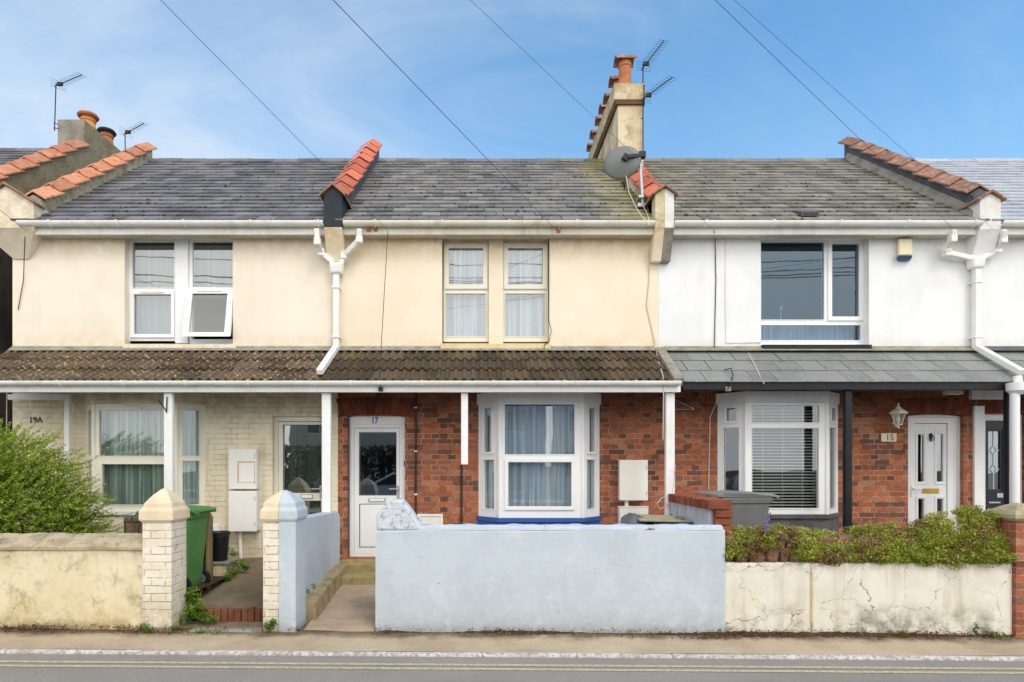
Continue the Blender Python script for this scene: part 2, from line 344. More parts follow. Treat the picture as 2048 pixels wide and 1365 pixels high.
# ------------------------------------------------------------------ mesh builder
class MB:
    def __init__(s, T=None): s.v = []; s.f = []; s.t = []; s.T = T; s.cur = .5; s.mi = []; s.slot = 0
    def add(s, pts, faces):
        o = len(s.v)
        for p in pts: s.v.append(tuple(s.T(*p)) if s.T else tuple(p))
        for f in faces: s.f.append([i + o for i in f]); s.t.append(s.cur); s.mi.append(s.slot)
        return s
    def quad(s, a, b, c_, d): return s.add([a, b, c_, d], [(0, 1, 2, 3)])
    def hexa(s, p):
        return s.add(p, [(0, 3, 2, 1), (4, 5, 6, 7), (0, 1, 5, 4), (1, 2, 6, 5), (2, 3, 7, 6), (3, 0, 4, 7)])
    def box(s, x0, x1, y0, y1, z0, z1):
        return s.hexa([(x0, y0, z0), (x1, y0, z0), (x1, y1, z0), (x0, y1, z0), (x0, y0, z1), (x1, y0, z1), (x1, y1, z1), (x0, y1, z1)])
    def prism(s, poly, fn, a, b):
        n = len(poly)
        s.add([fn(p[0], p[1], a) for p in poly] + [fn(p[0], p[1], b) for p in poly],
              [tuple(range(n))[::-1], tuple(range(n, 2 * n))] + [(i, (i + 1) % n, n + (i + 1) % n, n + i) for i in range(n)])
        return s
    def px(s, poly, x0, x1): return s.prism(poly, lambda u, v, w: (w, u, v), x0, x1)      # polygon in (y,z)
    def py(s, poly, y0, y1): return s.prism(poly, lambda u, v, w: (u, w, v), y0, y1)      # polygon in (x,z)
    def pz(s, poly, z0, z1): return s.prism(poly, lambda u, v, w: (u, v, w), z0, z1)
    def tube(s, pts, r, n=8, r2=None):
        pts = [Vector(p) for p in pts]; rings = []
        up = None
        for i, p in enumerate(pts):
            d = ((pts[min(i + 1, len(pts) - 1)] - pts[max(i - 1, 0)])).normalized()
            if up is None: up = Vector((0, 0, 1)) if abs(d.z) < .9 else Vector((0, 1, 0))
            a = d.cross(up).normalized(); b = a.cross(d).normalized(); up = b
            rr = r if r2 is None else r + (r2 - r) * i / (len(pts) - 1)
            rings.append([p + a * math.cos(2 * math.pi * k / n) * rr + b * math.sin(2 * math.pi * k / n) * rr for k in range(n)])
        vs = [q for g in rings for q in g]; fs = []
        for i in range(len(rings) - 1):
            for k in range(n): fs.append((i * n + k, i * n + (k + 1) % n, (i + 1) * n + (k + 1) % n, (i + 1) * n + k))
        fs.append(tuple(range(n))[::-1]); fs.append(tuple(range((len(rings) - 1) * n, len(rings) * n)))
        return s.add(vs, fs)
    def lathe(s, prof, cx, cy, n=20, cz=0):
        vs = []; fs = []
        for r, z in prof: vs += [(cx + r * math.cos(2 * math.pi * k / n), cy + r * math.sin(2 * math.pi * k / n), cz + z) for k in range(n)]
        for i in range(len(prof) - 1):
            for k in range(n): fs.append((i * n + k, i * n + (k + 1) % n, (i + 1) * n + (k + 1) % n, (i + 1) * n + k))
        fs.append(tuple(range(n))[::-1]); fs.append(tuple(range((len(prof) - 1) * n, len(prof) * n)))
        return s.add(vs, fs)
    def bar(s, p, q, w, h, up=(0, 0, 1)):
        p, q, up = Vector(p), Vector(q), Vector(up); d = (q - p).normalized()
        a = d.cross(up).normalized() * w / 2; b = a.cross(d).normalized() * h / 2
        return s.hexa([p - a - b, p + a - b, q + a - b, q - a - b, p - a + b, p + a + b, q + a + b, q - a + b])
    def holes(s, x0, x1, z0, z1, hs, d0, d1, back=True, outer=True):
        """slab in (u,z) between depths d0 (front) and d1, with rectangular holes"""
        xs = sorted({x0, x1, *[q for h in hs for q in h[:2]]}); zs = sorted({z0, z1, *[q for h in hs for q in h[2:]]})
        xs = [q for q in xs if x0 <= q <= x1]; zs = [q for q in zs if z0 <= q <= z1]
        for i in range(len(xs) - 1):
            for j in range(len(zs) - 1):
                mx, mz = (xs[i] + xs[i + 1]) / 2, (zs[j] + zs[j + 1]) / 2
                if any(h[0] < mx < h[1] and h[2] < mz < h[3] for h in hs): continue
                a, b, e, f = xs[i], xs[i + 1], zs[j], zs[j + 1]
                s.quad((a, d0, e), (b, d0, e), (b, d0, f), (a, d0, f))
                if back: s.quad((a, d1, e), (a, d1, f), (b, d1, f), (b, d1, e))
        def ring(a, b, e, f):
            for (p, q) in (((a, e), (b, e)), ((b, e), (b, f)), ((b, f), (a, f)), ((a, f), (a, e))):
                s.quad((p[0], d0, p[1]), (p[0], d1, p[1]), (q[0], d1, q[1]), (q[0], d0, q[1]))
        for h in hs: ring(*h)
        if outer: ring(x0, x1, z0, z1)
        return s
    def build(s, name, mat, parent=None, bevel=0, smooth=False, recalc=True, merge=True, seg=2):
        off = Vector((0, 0, 0)); q = parent
        while q is not None: off += q.location; q = q.parent
        me = bpy.data.meshes.new(name)
        me.from_pydata([tuple(Vector(v) - off) for v in s.v], [], s.f)
        ca = me.attributes.new('tint', 'FLOAT', 'FACE'); ca.data.foreach_set('value', s.t)
        mats = mat if isinstance(mat, (list, tuple)) else [mat]
        for q in mats: me.materials.append(q)
        if len(mats) > 1: me.polygons.foreach_set('material_index', s.mi)
        if recalc:
            bm = bmesh.new(); bm.from_mesh(me)
            if merge: bmesh.ops.remove_doubles(bm, verts=bm.verts, dist=.0002)
            bmesh.ops.recalc_face_normals(bm, faces=bm.faces); bm.to_mesh(me); bm.free()
        if smooth:
            me.polygons.foreach_set('use_smooth', [True] * len(me.polygons))
        o = bpy.data.objects.new(name, me); COL.objects.link(o)
        if parent is not None: o.parent = parent
        if bevel:
            b = o.modifiers.new('Bevel', 'BEVEL'); b.width = bevel; b.segments = seg; b.limit_method = 'ANGLE'; b.angle_limit = R(40)
        if smooth:
            pass
        return o
def box(name, mat, parent, x0, x1, y0, y1, z0, z1, bevel=.004): return MB().box(x0, x1, y0, y1, z0, z1).build(name, mat, parent, bevel)
def tag(o, label, cat, group=None, kind=None):
    o['label'] = label; o['category'] = cat
    if group: o['group'] = group
    if kind: o['kind'] = kind
    return o
def thing(name, label, cat, loc, group=None):
    o = bpy.data.objects.new(name, None); COL.objects.link(o); o.location = loc; o.empty_display_size = .2
    return tag(o, label, cat, group)
def struct(o): o['kind'] = 'structure'; return o
def smooth_angle(o, ang=40):
    me = o.data; bm = bmesh.new(); bm.from_mesh(me)
    for f in bm.faces: f.smooth = True
    for e in bm.edges:
        if len(e.link_faces) == 2 and e.calc_face_angle(0) > R(ang): e.smooth = False
    bm.to_mesh(me); bm.free(); return o
def text_mesh(name, txt, size, loc, mat, parent, depth=.004, sx=1.0):
    cu = bpy.data.curves.new(name, 'FONT'); cu.body = txt; cu.size = size; cu.extrude = depth; cu.align_x = 'CENTER'; cu.align_y = 'CENTER'; cu.offset = size * (.035 if txt == '17' else .012)
    t = bpy.data.objects.new(name, cu); COL.objects.link(t)
    bpy.context.view_layer.update()
    me = bpy.data.meshes.new_from_object(t.evaluated_get(bpy.context.evaluated_depsgraph_get()))
    bpy.data.objects.remove(t); bpy.data.curves.remove(cu)
    off = Vector((0, 0, 0)); q = parent
    while q is not None: off += q.location; q = q.parent
    for v in me.vertices:
        x, y, z = v.co; v.co = Vector((loc[0] + x * sx, loc[1] - z, loc[2] + y)) - off
    me.name = name; me.materials.clear(); me.materials.append(mat)
    o = bpy.data.objects.new(name, me); COL.objects.link(o); o.parent = parent
    return o
# ------------------------------------------------------------------ setting: road, kerb, pavement, ground
def sheet(name, mat, x0, x1, y0, y1, zf, nx=2, ny=2):
    m = MB(); xs = [x0 + (x1 - x0) * i / nx for i in range(nx + 1)]; ys = [y0 + (y1 - y0) * i / ny for i in range(ny + 1)]
    m.add([(x, y, zf(x, y)) for y in ys for x in xs], [(j * (nx + 1) + i, j * (nx + 1) + i + 1, (j + 1) * (nx + 1) + i + 1, (j + 1) * (nx + 1) + i) for j in range(ny) for i in range(nx)])
    return struct(m.build(name, mat, recalc=False))
sheet('ground', SOIL, -400, 400, -400, 400, lambda x, y: -4.2 if abs(x) > 60 else -.35 + gz(x), 40, 4)
KY = 5.92
sheet('road', ROAD, -60, 60, -3.2, KY - .0, lambda x, y: gz(x) - .058, 6, 2)
for yy in (5.675, 5.56):
    sheet('yellow_line', YELLOW, -60, 60, yy - .026, yy + .026, lambda x, y: gz(x) - .054, 6, 1)
m = MB()
x = -30
while x < 30:
    L = .91; g = .0008; dz = random.uniform(-.003, .003)
    m.hexa([(x + g, KY - .015, gz(x) - .2), (x + L - g, KY - .015, gz(x + L) - .2), (x + L - g, KY + .05, gz(x + L) - .2), (x + g, KY + .05, gz(x) - .2),
            (x + g, KY - .005, gz(x) - .036 + dz), (x + L - g, KY - .005, gz(x + L) - .036 + dz), (x + L - g, KY + .05, gz(x + L) - .027), (x + g, KY + .05, gz(x) - .027)])
    x += L
struct(m.build('kerb', KERBM, bevel=.008))
def pz_(x, y): return gz(x) - .030 + .03 * min(1, (y - KY) / .64) + .004 * math.sin(x * 2.1) * math.sin(y * 3)
sheet('pavement', PAVE, -30, 30, KY + .045, 6.75, pz_, 120, 6)
sheet('pavement', PAVE, -60, 60, -5.2, -3.2, lambda x, y: gz(x) + .03, 6, 1)
# path of the middle house and yard surfaces
def path17(x, y): return max(gz(x), .0) + .004 + .155 * max(0, min(1, (y - 6.62) / 1.5)) + .006 * math.sin(x * 7 + y * 5)
sheet('path', PATHC, -1.86, -.9, 6.56, 8.35, path17, 8, 16)
sheet('front_yard', PATHC, -1.0, 2.60, 6.75, 9.0, lambda x, y: .22, 2, 2)
def path19(x, y): return .165 + .25 * max(0, min(1, (y - 6.95) / 2.0)) + .01 * math.sin(x * 5) * math.sin(y * 4)
sheet('side_path', PATHMOSS, -3.75, -2.0, 6.93, 9.05, path19, 10, 14)
sheet('garden_soil', SOIL, -9, -3.2, 6.8, 9.05, lambda x, y: .34, 2, 2)
sheet('garden_soil', SOIL, 2.64, 9, 6.8, 9.05, lambda x, y: .42, 2, 2)
# ------------------------------------------------------------------ houses
HG = 'houses of the terrace'
def houseroot(label, x): return thing('terraced_house', label, 'house', (x, YF, .40), HG)
H19 = houseroot('cream house at the left with one top-hung upper window pushed open and painted brick below', -4.4)
H17 = houseroot('middle house with peach cream upper wall, red brick below and a white door numbered 17', .28)
H15 = houseroot('white-rendered house right of centre with wide grey upper window and fibre slate porch roof', 4.9)
H13 = houseroot('white house with a black front door, cut off by the right edge', 9.5)
HL = houseroot('house cut off at the left edge behind a brown pebbledash gable with a chimney', -10.4)
PX = [-6.66, -2.06, 2.62, 7.26, 11.9]           # party lines

def slates(root, x0, x1, mat, expo=.212, w=.27, y0=ROOF_Y, z0=ROOF_Z, run=None, rz=R(37), th=.017, seed=1, name='roof', rear=True, jit=1.0, under=True, miss=0):
    rd = random.Random(seed); run = run or (RIDGE_Y - ROOF_Y); L = run / math.cos(rz); n = int(round(L / expo)); e = L / n
    cs, sn = math.cos(rz), math.sin(rz); m = MB()
    def pt(x, s, h): return (x, y0 + s * cs - h * sn, z0 + s * sn + h * cs)
    if under:
        m.cur = .1; m.hexa([pt(x0, 0, -.06), pt(x1, 0, -.06), pt(x1, L, -.06), pt(x0, L, -.06), pt(x0, 0, -.012), pt(x1, 0, -.012), pt(x1, L, -.012), pt(x0, L, -.012)])
    for r in range(n):
        x = x0 - (w * .5 if r % 2 else 0) - rd.random() * .03
        while x < x1:
            a, b = max(x, x0), min(x + w - .005, x1)
            if b - a > .02:
                m.cur = min(1, max(0, rd.gauss(.5, .34)))
                s0 = r * e - .012 + rd.uniform(-.008, .008) * jit; s1 = min(L, (r + 1) * e + .03)
                lift = rd.uniform(0, .006) * jit; tw = rd.uniform(-.004, .004) * jit
                m.hexa([pt(a, s0, .004 + lift), pt(b, s0, .004 + lift + tw), pt(b, s1, -.008), pt(a, s1, -.008),
                        pt(a, s0 + rd.uniform(0, .006), .004 + th + lift), pt(b, s0 + rd.uniform(0, .006), .004 + th + lift + tw), pt(b, s1, -.001), pt(a, s1, -.001)])
            x += w * rd.uniform(.97, 1.03)
    if rear:
        m.cur = .4
        ye = y0 + 2 * run + .2
        m.quad((x0, y0 + run, z0 + run * math.tan(rz) - .02), (x1, y0 + run, z0 + run * math.tan(rz) - .02), (x1, ye, z0 - .15), (x0, ye, z0 - .15))
    return m.build(name, mat, root, recalc=False)
def ridge(root, x0, x1, mat, y=RIDGE_Y, z=None, seed=3):
    z = z or roofz(RIDGE_Y); rd = random.Random(seed); m = MB(); x = x0
    while x < x1:
        e = min(x + .45, x1); dz = rd.uniform(-.006, .008); m.cur = rd.random()
        m.px([(y - .13, z - .07 + dz), (y, z + .035 + dz), (y + .13, z - .07 + dz), (y + .13, z - .095 + dz), (y - .13, z - .095 + dz)], x, e - .006); x = e
    return m.build('ridge_tiles', mat, root)
def mosslumps(root, x0, x1, n, seed, ylo=ROOF_Y + .1, yhi=RIDGE_Y - .1):
    rd = random.Random(seed); m = MB()
    for i in range(n):
        x = rd.uniform(x0, x1); y = rd.uniform(ylo, yhi); k = rd.randrange(0, 15); s = (.212 * k) + .0
        y = ROOF_Y + min(3.15, s * math.cos(R(37)) - .015); z = roofz(y) + .014; r = .006 + .022 * rd.random() ** 2.2 * (1.5 if rd.random() < .1 else 1)
        pts = [(x + r * 1.3 * math.cos(a) * rd.uniform(.7, 1.2), y + r * .7 * math.sin(a), z + r * .6 * math.sin(a) - .004) for a in [k2 * math.pi / 3 for k2 in range(6)]]
        m.add(pts + [(x, y - r * .5, z + r * .6)], [(k2, (k2 + 1) % 6, 6) for k2 in range(6)])
    o = m.build('moss', MOSS, root, recalc=False); o['kind'] = 'stuff'; return o
def coping(root, xc, ylo, yhi, rise, mat, n, hw=.19, seed=5, name='coping'):
    """parapet wall up the roof slope with a row of angular clay tiles on it"""
    rd = random.Random(seed); m = MB()
    for i in range(n):
        a = ylo + (yhi - ylo) * i / n; b = ylo + (yhi - ylo) * (i + 1) / n + .06; m.cur = rd.random()
        dx = rd.uniform(-.008, .008); j = rd.uniform(-.004, .006)
        def sec(y, dz): zz = roofz(y) + rise + dz; return [(xc + dx - hw, y, zz), (xc + dx, y, zz + .115), (xc + dx + hw, y, zz), (xc + dx + hw, y, zz - .028), (xc + dx, y, zz + .085), (xc + dx - hw, y, zz - .028)]
        A, B = sec(a - .02, .042 + j), sec(b, -.014 + j)
        m.add(A + B, [(0, 1, 7, 6), (1, 2, 8, 7), (2, 3, 9, 8), (3, 4, 10, 9), (4, 5, 11, 10), (5, 0, 6, 11), (5, 4, 3, 2, 1, 0), (6, 7, 8, 9, 10, 11)])
    return m.build(name, mat, root, .004)
def parapet(root, xc, ylo, yhi, rise, mat, hw=.125):
    m = MB(); q = .04
    m.px([(ylo, roofz(ylo) - .1), (yhi, roofz(yhi) - .1), (yhi, roofz(yhi) + rise + .0), (ylo, roofz(ylo) + rise + .0)], xc - hw, xc + hw)
    m.add([(xc - hw, ylo, roofz(ylo) + rise), (xc + hw, ylo, roofz(ylo) + rise), (xc, ylo, roofz(ylo) + rise + .085), (xc - hw, yhi, roofz(yhi) + rise), (xc + hw, yhi, roofz(yhi) + rise), (xc, yhi, roofz(yhi) + rise + .085)],
          [(0, 1, 2), (3, 5, 4), (0, 2, 5, 3), (1, 4, 5, 2)])
    return m.build('parapet', mat, root)
def kneeler(root, xc, hw, zb, ze, zp, yfront, mats, capmat, corb_z, corb_mats, capdepth=.5, ov=.05, corb_in=.0, ycorb=None, corb_sh=0):
    """gabled block at the foot of a parapet, on a corbel that tapers back to the wall; mats = one, or (left, right)"""
    yb = YF + .12
    if len(mats) == 1: m = MB(); m.py([(xc - hw, zb), (xc + hw, zb), (xc + hw, ze), (xc, zp), (xc - hw, ze)], yfront, yb); k = m.build('kneeler', mats[0], root, .006)
    else:
        k = MB().py([(xc - hw, zb), (xc, zb), (xc, zp), (xc - hw, ze)], yfront, yb).build('kneeler', mats[0], root, .006)
        MB().py([(xc + .001, zb), (xc + hw, zb), (xc + hw, ze), (xc + .001, zp)], yfront + .002, yb).build('kneeler', mats[1], root, .006)
    yc = ycorb or YF - .02
    def wedge(x0, x1, mat, sh=corb_sh):
        q = MB(); q.hexa([(x0 + sh, yc, corb_z), (x1 - corb_in, yc, corb_z), (x1 - corb_in, YF + .01, corb_z), (x0 + sh, YF + .01, corb_z), (x0, yfront + .004, zb - .001), (x1, yfront + .004, zb - .001), (x1, YF + .01, zb - .001), (x0, YF + .01, zb - .001)])
        return q.build('corbel', mat, root, .006)
    if len(corb_mats) == 1: wedge(xc - hw, xc + hw, corb_mats[0])
    else: wedge(xc - hw, xc, corb_mats[0]); wedge(xc + .001, xc + hw, corb_mats[1])
    sl = (zp - ze) / hw; m = MB(); o = hw + ov; t = .03; e = .006
    m.py([(xc - o, zp - sl * o + e), (xc, zp + e), (xc + o, zp - sl * o + e), (xc + o, zp - sl * o + e + t), (xc, zp + e + t * 1.2), (xc - o, zp - sl * o + e + t)], yfront - .045, yfront + capdepth)
    m.build('kneeler_cap', capmat, k, .004)
    return k
def gutter(root, x0, x1, yc, zt, r, mat, step=.95, off=.3):
    prof = [(yc + r, zt)] + [(yc + r * math.cos(a), zt - r * 1.05 * math.sin(a)) for a in [math.pi * k / 10 for k in range(11)]] + [(yc - r, zt + .008), (yc - r + .008, zt + .008), (yc - r + .006, zt)]
    inner = [(yc - (r - .006) * math.cos(a), zt - (r - .006) * math.sin(a)) for a in [math.pi * k / 10 for k in range(1, 10)]]
    m = MB(); m.px(prof + inner, x0, x1); g = m.build('gutter', mat, root); smooth_angle(g)
    x = x0 + off
    while x < x1 - .05:
        m = MB(); m.px([(yc + r * 1.1, zt + .012)] + [(yc + (r + .010) * math.cos(a), zt - (r + .010) * 1.05 * math.sin(a)) for a in [math.pi * k / 10 for k in range(11)]] + [(yc - r - .012, zt + .014)], x - .013, x + .013)
        m.build('bracket', mat, g); x += step
    return g
def wall(root, name, mat, x0, x1, z0, z1, hs, y=YF, depth=.15):
    m = MB(); m.holes(x0, x1, z0, z1, hs, y, y + depth, back=False, outer=True)
    return m.build(name, mat, root, recalc=False, merge=False)
def roombox(root, x0, x1, z0, z1, y0=YF + .16, y1=YF + 4.5):
    m = MB(); m.quad((x0, y1, z0), (x1, y1, z0), (x1, y1, z1), (x0, y1, z1)); m.quad((x0, y0, z0), (x1, y0, z0), (x1, y1, z0), (x0, y1, z0)); m.quad((x0, y0, z1), (x0, y1, z1), (x1, y1, z1), (x1, y0, z1))
    m.quad((x0, y0, z0), (x0, y1, z0), (x0, y1, z1), (x0, y0, z1)); m.quad((x1, y0, z0), (x1, y0, z1), (x1, y1, z1), (x1, y1, z0))
    return m.build('room', ROOM, root, recalc=False)
def pleats(T, u0, u1, z0, z1, d, mat, parent, amp=.025, per=.11, seed=1, flare=0, name='curtain'):
    rd = random.Random(seed); n = max(8, int((u1 - u0) / .012)); ph = rd.random() * 6; a2 = rd.uniform(.6, 1.3); m = MB(T)
    us = [u0 + (u1 - u0) * i / n for i in range(n + 1)]
    def dd(u, k): return d + amp * (math.sin(u / per * 6.28 + ph) * .6 + math.sin(u / per * 3.3 * a2 + ph * 2) * .6 + math.sin(u / per * 11 + ph) * .2) * (.6 + .4 * k)
    vs = []
    for j in range(5):
        k = j / 4; vs += [(u + flare * k * (u - u0), dd(u, k), z1 + (z0 - z1) * k) for u in us]
    m.add(vs, [(j * (n + 1) + i, j * (n + 1) + i + 1, (j + 1) * (n + 1) + i + 1, (j + 1) * (n + 1) + i) for j in range(4) for i in range(n)])
    return m.build(name, mat, parent, smooth=True, recalc=False)
def winframe(root, T, u0, u1, z0, z1, cells, mat, glass, d0=0, d1=.07, name='window', sash_w=.052):
    """cells: (ua,ub,za,zb,is_sash) glass rectangles; frame is one slab with holes, opening lights stand proud"""
    hs = []; sh = []
    for (a, b, e, f, s) in cells: hs.append((a - .006, b + .006, e - .006, f + .006) if s else (a, b, e, f))
    m = MB(T); m.holes(u0, u1, z0, z1, hs, d0, d1); w = m.build(name, mat, root, .004, merge=True)
    for (a, b, e, f, s) in cells:
        if s:
            q = sash_w; m = MB(T); m.holes(a - q, b + q, e - q, f + q, [(a, b, e, f)], d0 - .022, d0 - .001); m.build('sash', mat, w, .005)
        else:
            m = MB(T); m.holes(a - .012, b + .012, e - .012, f + .012, [(a, b, e, f)], d0 - .008, d0 - .0005); m.build('glazing_bead', mat, w, .003)
        m = MB(T); m.quad((a - .004, d0 + .018, e - .004), (b + .004, d0 + .018, e - .004), (b + .004, d0 + .018, f + .004), (a - .004, d0 + .018, f + .004)); m.build('pane', glass, w, recalc=False)
    return w
def flat(y): return lambda u, d, z: (u, y + d, z)
def cell(px0, px1, py0, py1, s, Y): return (X(px0, Y), X(px1, Y), Z(py1, Y), Z(py0, Y), s)

# ---- common shell of each full house
ZTOP, ZMID = 5.12, 3.40
def shell(H, i, wallmat, lowmat, upper_holes, lower_holes, slm, gutm, seed, moss, guttery=True):
    x0, x1 = PX[i] + .0, PX[i + 1]
    if i == 0: x0 = -6.81
    wall(H, 'upper_wall', wallmat, x0 + .001, x1 - .001, 3.0, ZTOP, upper_holes)
    wall(H, 'lower_wall', lowmat, x0 + .001, x1 - .001, -.1, 2.9995, lower_holes)
    m = MB(); m.box(x0 + .01, x1 - .01, YF + .17, 15.2, 2.86, 2.96); m.box(x0 + .01, x1 - .01, 15.2, 15.35, -.2, 5.1); m.build('inner_structure', ROOM, H)
    m = MB(); m.px([(YF + .02, -.2), (15.2, -.2), (15.2, 5.05), (RIDGE_Y, roofz(RIDGE_Y) - .09), (YF + .02, roofz(YF) - .09)], x0 + .002, x0 + .10); m.build('side_wall', wallmat if i else DARKPEB, H)
    slates(H, PX[i] + .02, PX[i + 1] - .02, slm, seed=seed)
    ridge(H, PX[i] + .02, PX[i + 1] - .02, slm, seed=seed)
    mosslumps(H, PX[i] + .3, PX[i + 1] - .25, moss, seed + 40)
    f = MB(); f.box(PX[i] + .12, PX[i + 1] - .12, 8.86, 8.885, 5.055, 5.215); f.build('fascia', gutm, H, .003)
    f = MB(); f.box(PX[i] + .12, PX[i + 1] - .12, 8.887, YF - .001, 5.062, 5.072); f.build('soffit', SOFFIT, H)
    gutter(H, PX[i] + .14, PX[i + 1] - .14, 8.79, 5.205, .056, gutm, off=.45)
W19 = [(X(257, 9.15), X(471, 9.15), Z(689), Z(474))]
W17 = [(X(884), X(1099), Z(690), Z(474))]
W15 = [(X(1521), X(1738), Z(690), Z(474))]
D17 = [(X(695), X(810), .413, Z(832))]; D19 = [(X(545), X(648), .43, Z(833))]; D15 = [(X(1816), X(1927), .45, Z(829))]
shell(H19, 0, CREAM19, PBRICK, W19, D19 + [(-5.66, -4.08, .9, 2.6)], SLATE19, GUTTER, 11, 330)
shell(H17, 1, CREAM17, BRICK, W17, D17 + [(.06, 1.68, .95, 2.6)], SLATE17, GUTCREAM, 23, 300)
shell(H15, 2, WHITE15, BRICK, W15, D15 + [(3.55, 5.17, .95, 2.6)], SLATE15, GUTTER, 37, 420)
x0, x1 = PX[3], PX[4]
wall(H13, 'upper_wall', WHITE15, x0, x1, 3.0, ZTOP, [])
D13 = (X(1966), X(2052), .45, Z(828))
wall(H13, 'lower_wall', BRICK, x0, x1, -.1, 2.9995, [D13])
slates(H13, x0 + .02, x1, SLATE13, seed=55, jit=.5, expo=.2)
ridge(H13, x0 + .02, x1, SLATE13)
box('fascia', GUTTER, H13, x0 + .12, x1, 8.86, 8.885, 5.055, 5.215); gutter(H13, x0 + .14, x1, 8.79, 5.205, .056, GUTTER)
box('soffit', SOFFIT, H13, x0 + .12, x1, 8.887, YF - .001, 5.062, 5.072, 0)
m = MB(); m.px([(YF + .02, -.2), (15.2, -.2), (15.2, 5.05), (RIDGE_Y, roofz(RIDGE_Y) - .09), (YF + .02, roofz(YF) - .09)], x0 + .002, x0 + .10); m.build('side_wall', WHITE15, H13)
# the house at the left edge: gable, roof, coping, chimney
gx = -7.62
m = MB(); m.px([(8.9, -.2), (15.3, -.2), (15.3, 5.3), (12.1, 7.66), (8.9, 5.33)], gx - .3, gx); m.build('gable_wall', DARKPEB, HL)
up = .16
m = MB(); m.px([(8.95, roofz(8.95) + up - .35), (12.1, roofz(12.1) + up - .35), (12.1, roofz(12.1) + up + .12), (8.95, roofz(8.95) + up + .12)], gx - .27, gx + .004); m.build('parapet', PEBBLE, HL)
coping(HL, gx - .16, 8.9, 12.02, up + .13, TERRA, 9, hw=.2, seed=8)
slates(HL, -12.5, gx - .28, SLATE19, seed=77, y0=8.80, z0=ROOF_Z + .2)
ridge(HL, -12.5, gx - .28, SLATE19, z=roofz(RIDGE_Y) + .2)
wall(HL, 'front_wall', CREAM19, -12.5, gx - .02, -.1, 5.3, [], y=9.0)
ck = box('chimney_stack', CEMENT, HL, X(115, 12.04), gx - .06, 12.04, 14.4, 6.8, 8.46, .01)
m = MB(); m.px([(12.05, 6.6), (14.4, 5.2), (14.4, 8.459), (12.05, 8.459)], gx - .075, gx - .045); m.build('chimney_side', PEBBLE, HL)
def pot(parent, x, y, z, h, r, mat, capmat, kind='half'):
    m = MB(); m.lathe([(r * 1.12, 0), (r * 1.12, .04), (r, .06), (r * .9, h - .10), (r * 1.02, h - .085), (r * 1.02, h - .06), (r * .92, h - .05), (r * .92, h)], x, y, 20, z)
    p = m.build('chimney_pot', mat, parent); smooth_angle(p)
    m = MB()
    if kind == 'half':
        w = r * 1.25; pr = [(w * math.cos(a) , h + .0 + w * .75 * math.sin(a)) for a in [math.pi * k / 10 for k in range(11)]]
        pin = [(q[0] * .86, h + (q[1] - h) * .82) for q in pr][::-1]
        m.prism([(q[0], q[1]) for q in pr + pin], lambda u, v, t: (x + t, y + u, z + v), -r * 1.5, r * 1.5)
    else:
        m.lathe([(r * 1.3, h - .01), (r * 1.42, h + .02), (r * 1.2, h + .06), (r * .5, h + .085), (.01, h + .09)], x, y, 20, z)
    smooth_angle(m.build('cowl', capmat, p), 35)
    return p
pot(ck, -7.88, 12.5, 8.46, .29, .140, POTPALE, POT, 'dome')
pot(ck, -7.88, 13.12, 8.46, .30, .132, POT, DARKMETAL, 'dome')
pot(ck, -7.88, 14.1, 8.46, .22, .15, POT, POT, 'dome')
# ---- parapets, copings, kneelers
parapet(H19, -6.46, 8.95, 12.0, .22, CEMENT); coping(H19, -6.46, 8.98, 12.02, .23, TERRA, 9, seed=2)
m = MB(); m.px([(8.95, roofz(8.95)), (12.0, roofz(12.0)), (12.0, roofz(12.0) + .20), (8.95, roofz(8.95) + .20)], -6.334, -6.322)
m.build('cement_fillet', COPINGCEM, H19)
kneeler(H19, -6.72, .40, 5.12, 5.48, 5.73, 8.80, [CREAM19], TERRABROWN, 4.76, [CREAM19], capdepth=.2, ov=.03, corb_in=.24, corb_sh=.34)
parapet(H17, PX[1] - .01, 8.95, 12.08, .27, LEAD); coping(H17, PX[1] - .01, 9.0, 12.1, .28, TERRARED, 9, hw=.185, seed=4)
kneeler(H17, PX[1] - .01, .13, 5.135, 5.60, 5.71, 8.78, [BLACKREND], TERRABROWN, 4.70, [CREAM17], ycorb=8.99)
for k in range(5):
    pass
parapet(H15, PX[2], 8.95, 10.74, .24, CHIMREND); coping(H15, PX[2], 9.0, 10.76, .25, TERRARED, 5, hw=.185, seed=6)
kneeler(H15, PX[2] + .01, .135, 5.12, 5.60, 5.69, 8.78, [CHIMREND, WHITE15], TERRABROWN, 4.70, [CREAM17, CEMENT], ycorb=8.95)
parapet(H13, PX[3], 8.95, 12.12, .30, LEAD, .12); coping(H13, PX[3], 9.0, 12.15, .31, TERRABROWN, 9, hw=.19, seed=9)
m = MB(); m.hexa([(PX[3] - .2, 8.93, roofz(8.93) + .0), (PX[3] - .121, 8.93, roofz(8.93)), (PX[3] - .121, 12, roofz(12)), (PX[3] - .2, 12, roofz(12)), (PX[3] - .19, 8.93, roofz(8.93) + .03), (PX[3] - .124, 8.93, roofz(8.93) + .15), (PX[3] - .124, 12, roofz(12) + .15), (PX[3] - .19, 12, roofz(12) + .03)])
m.build('cement_fillet', CEMENT, H13)
kneeler(H13, PX[3] - .0, .15, 5.10, 5.53, 5.62, 8.80, [WHITE15], TERRABROWN, 4.74, [WHITE15], ycorb=8.95)
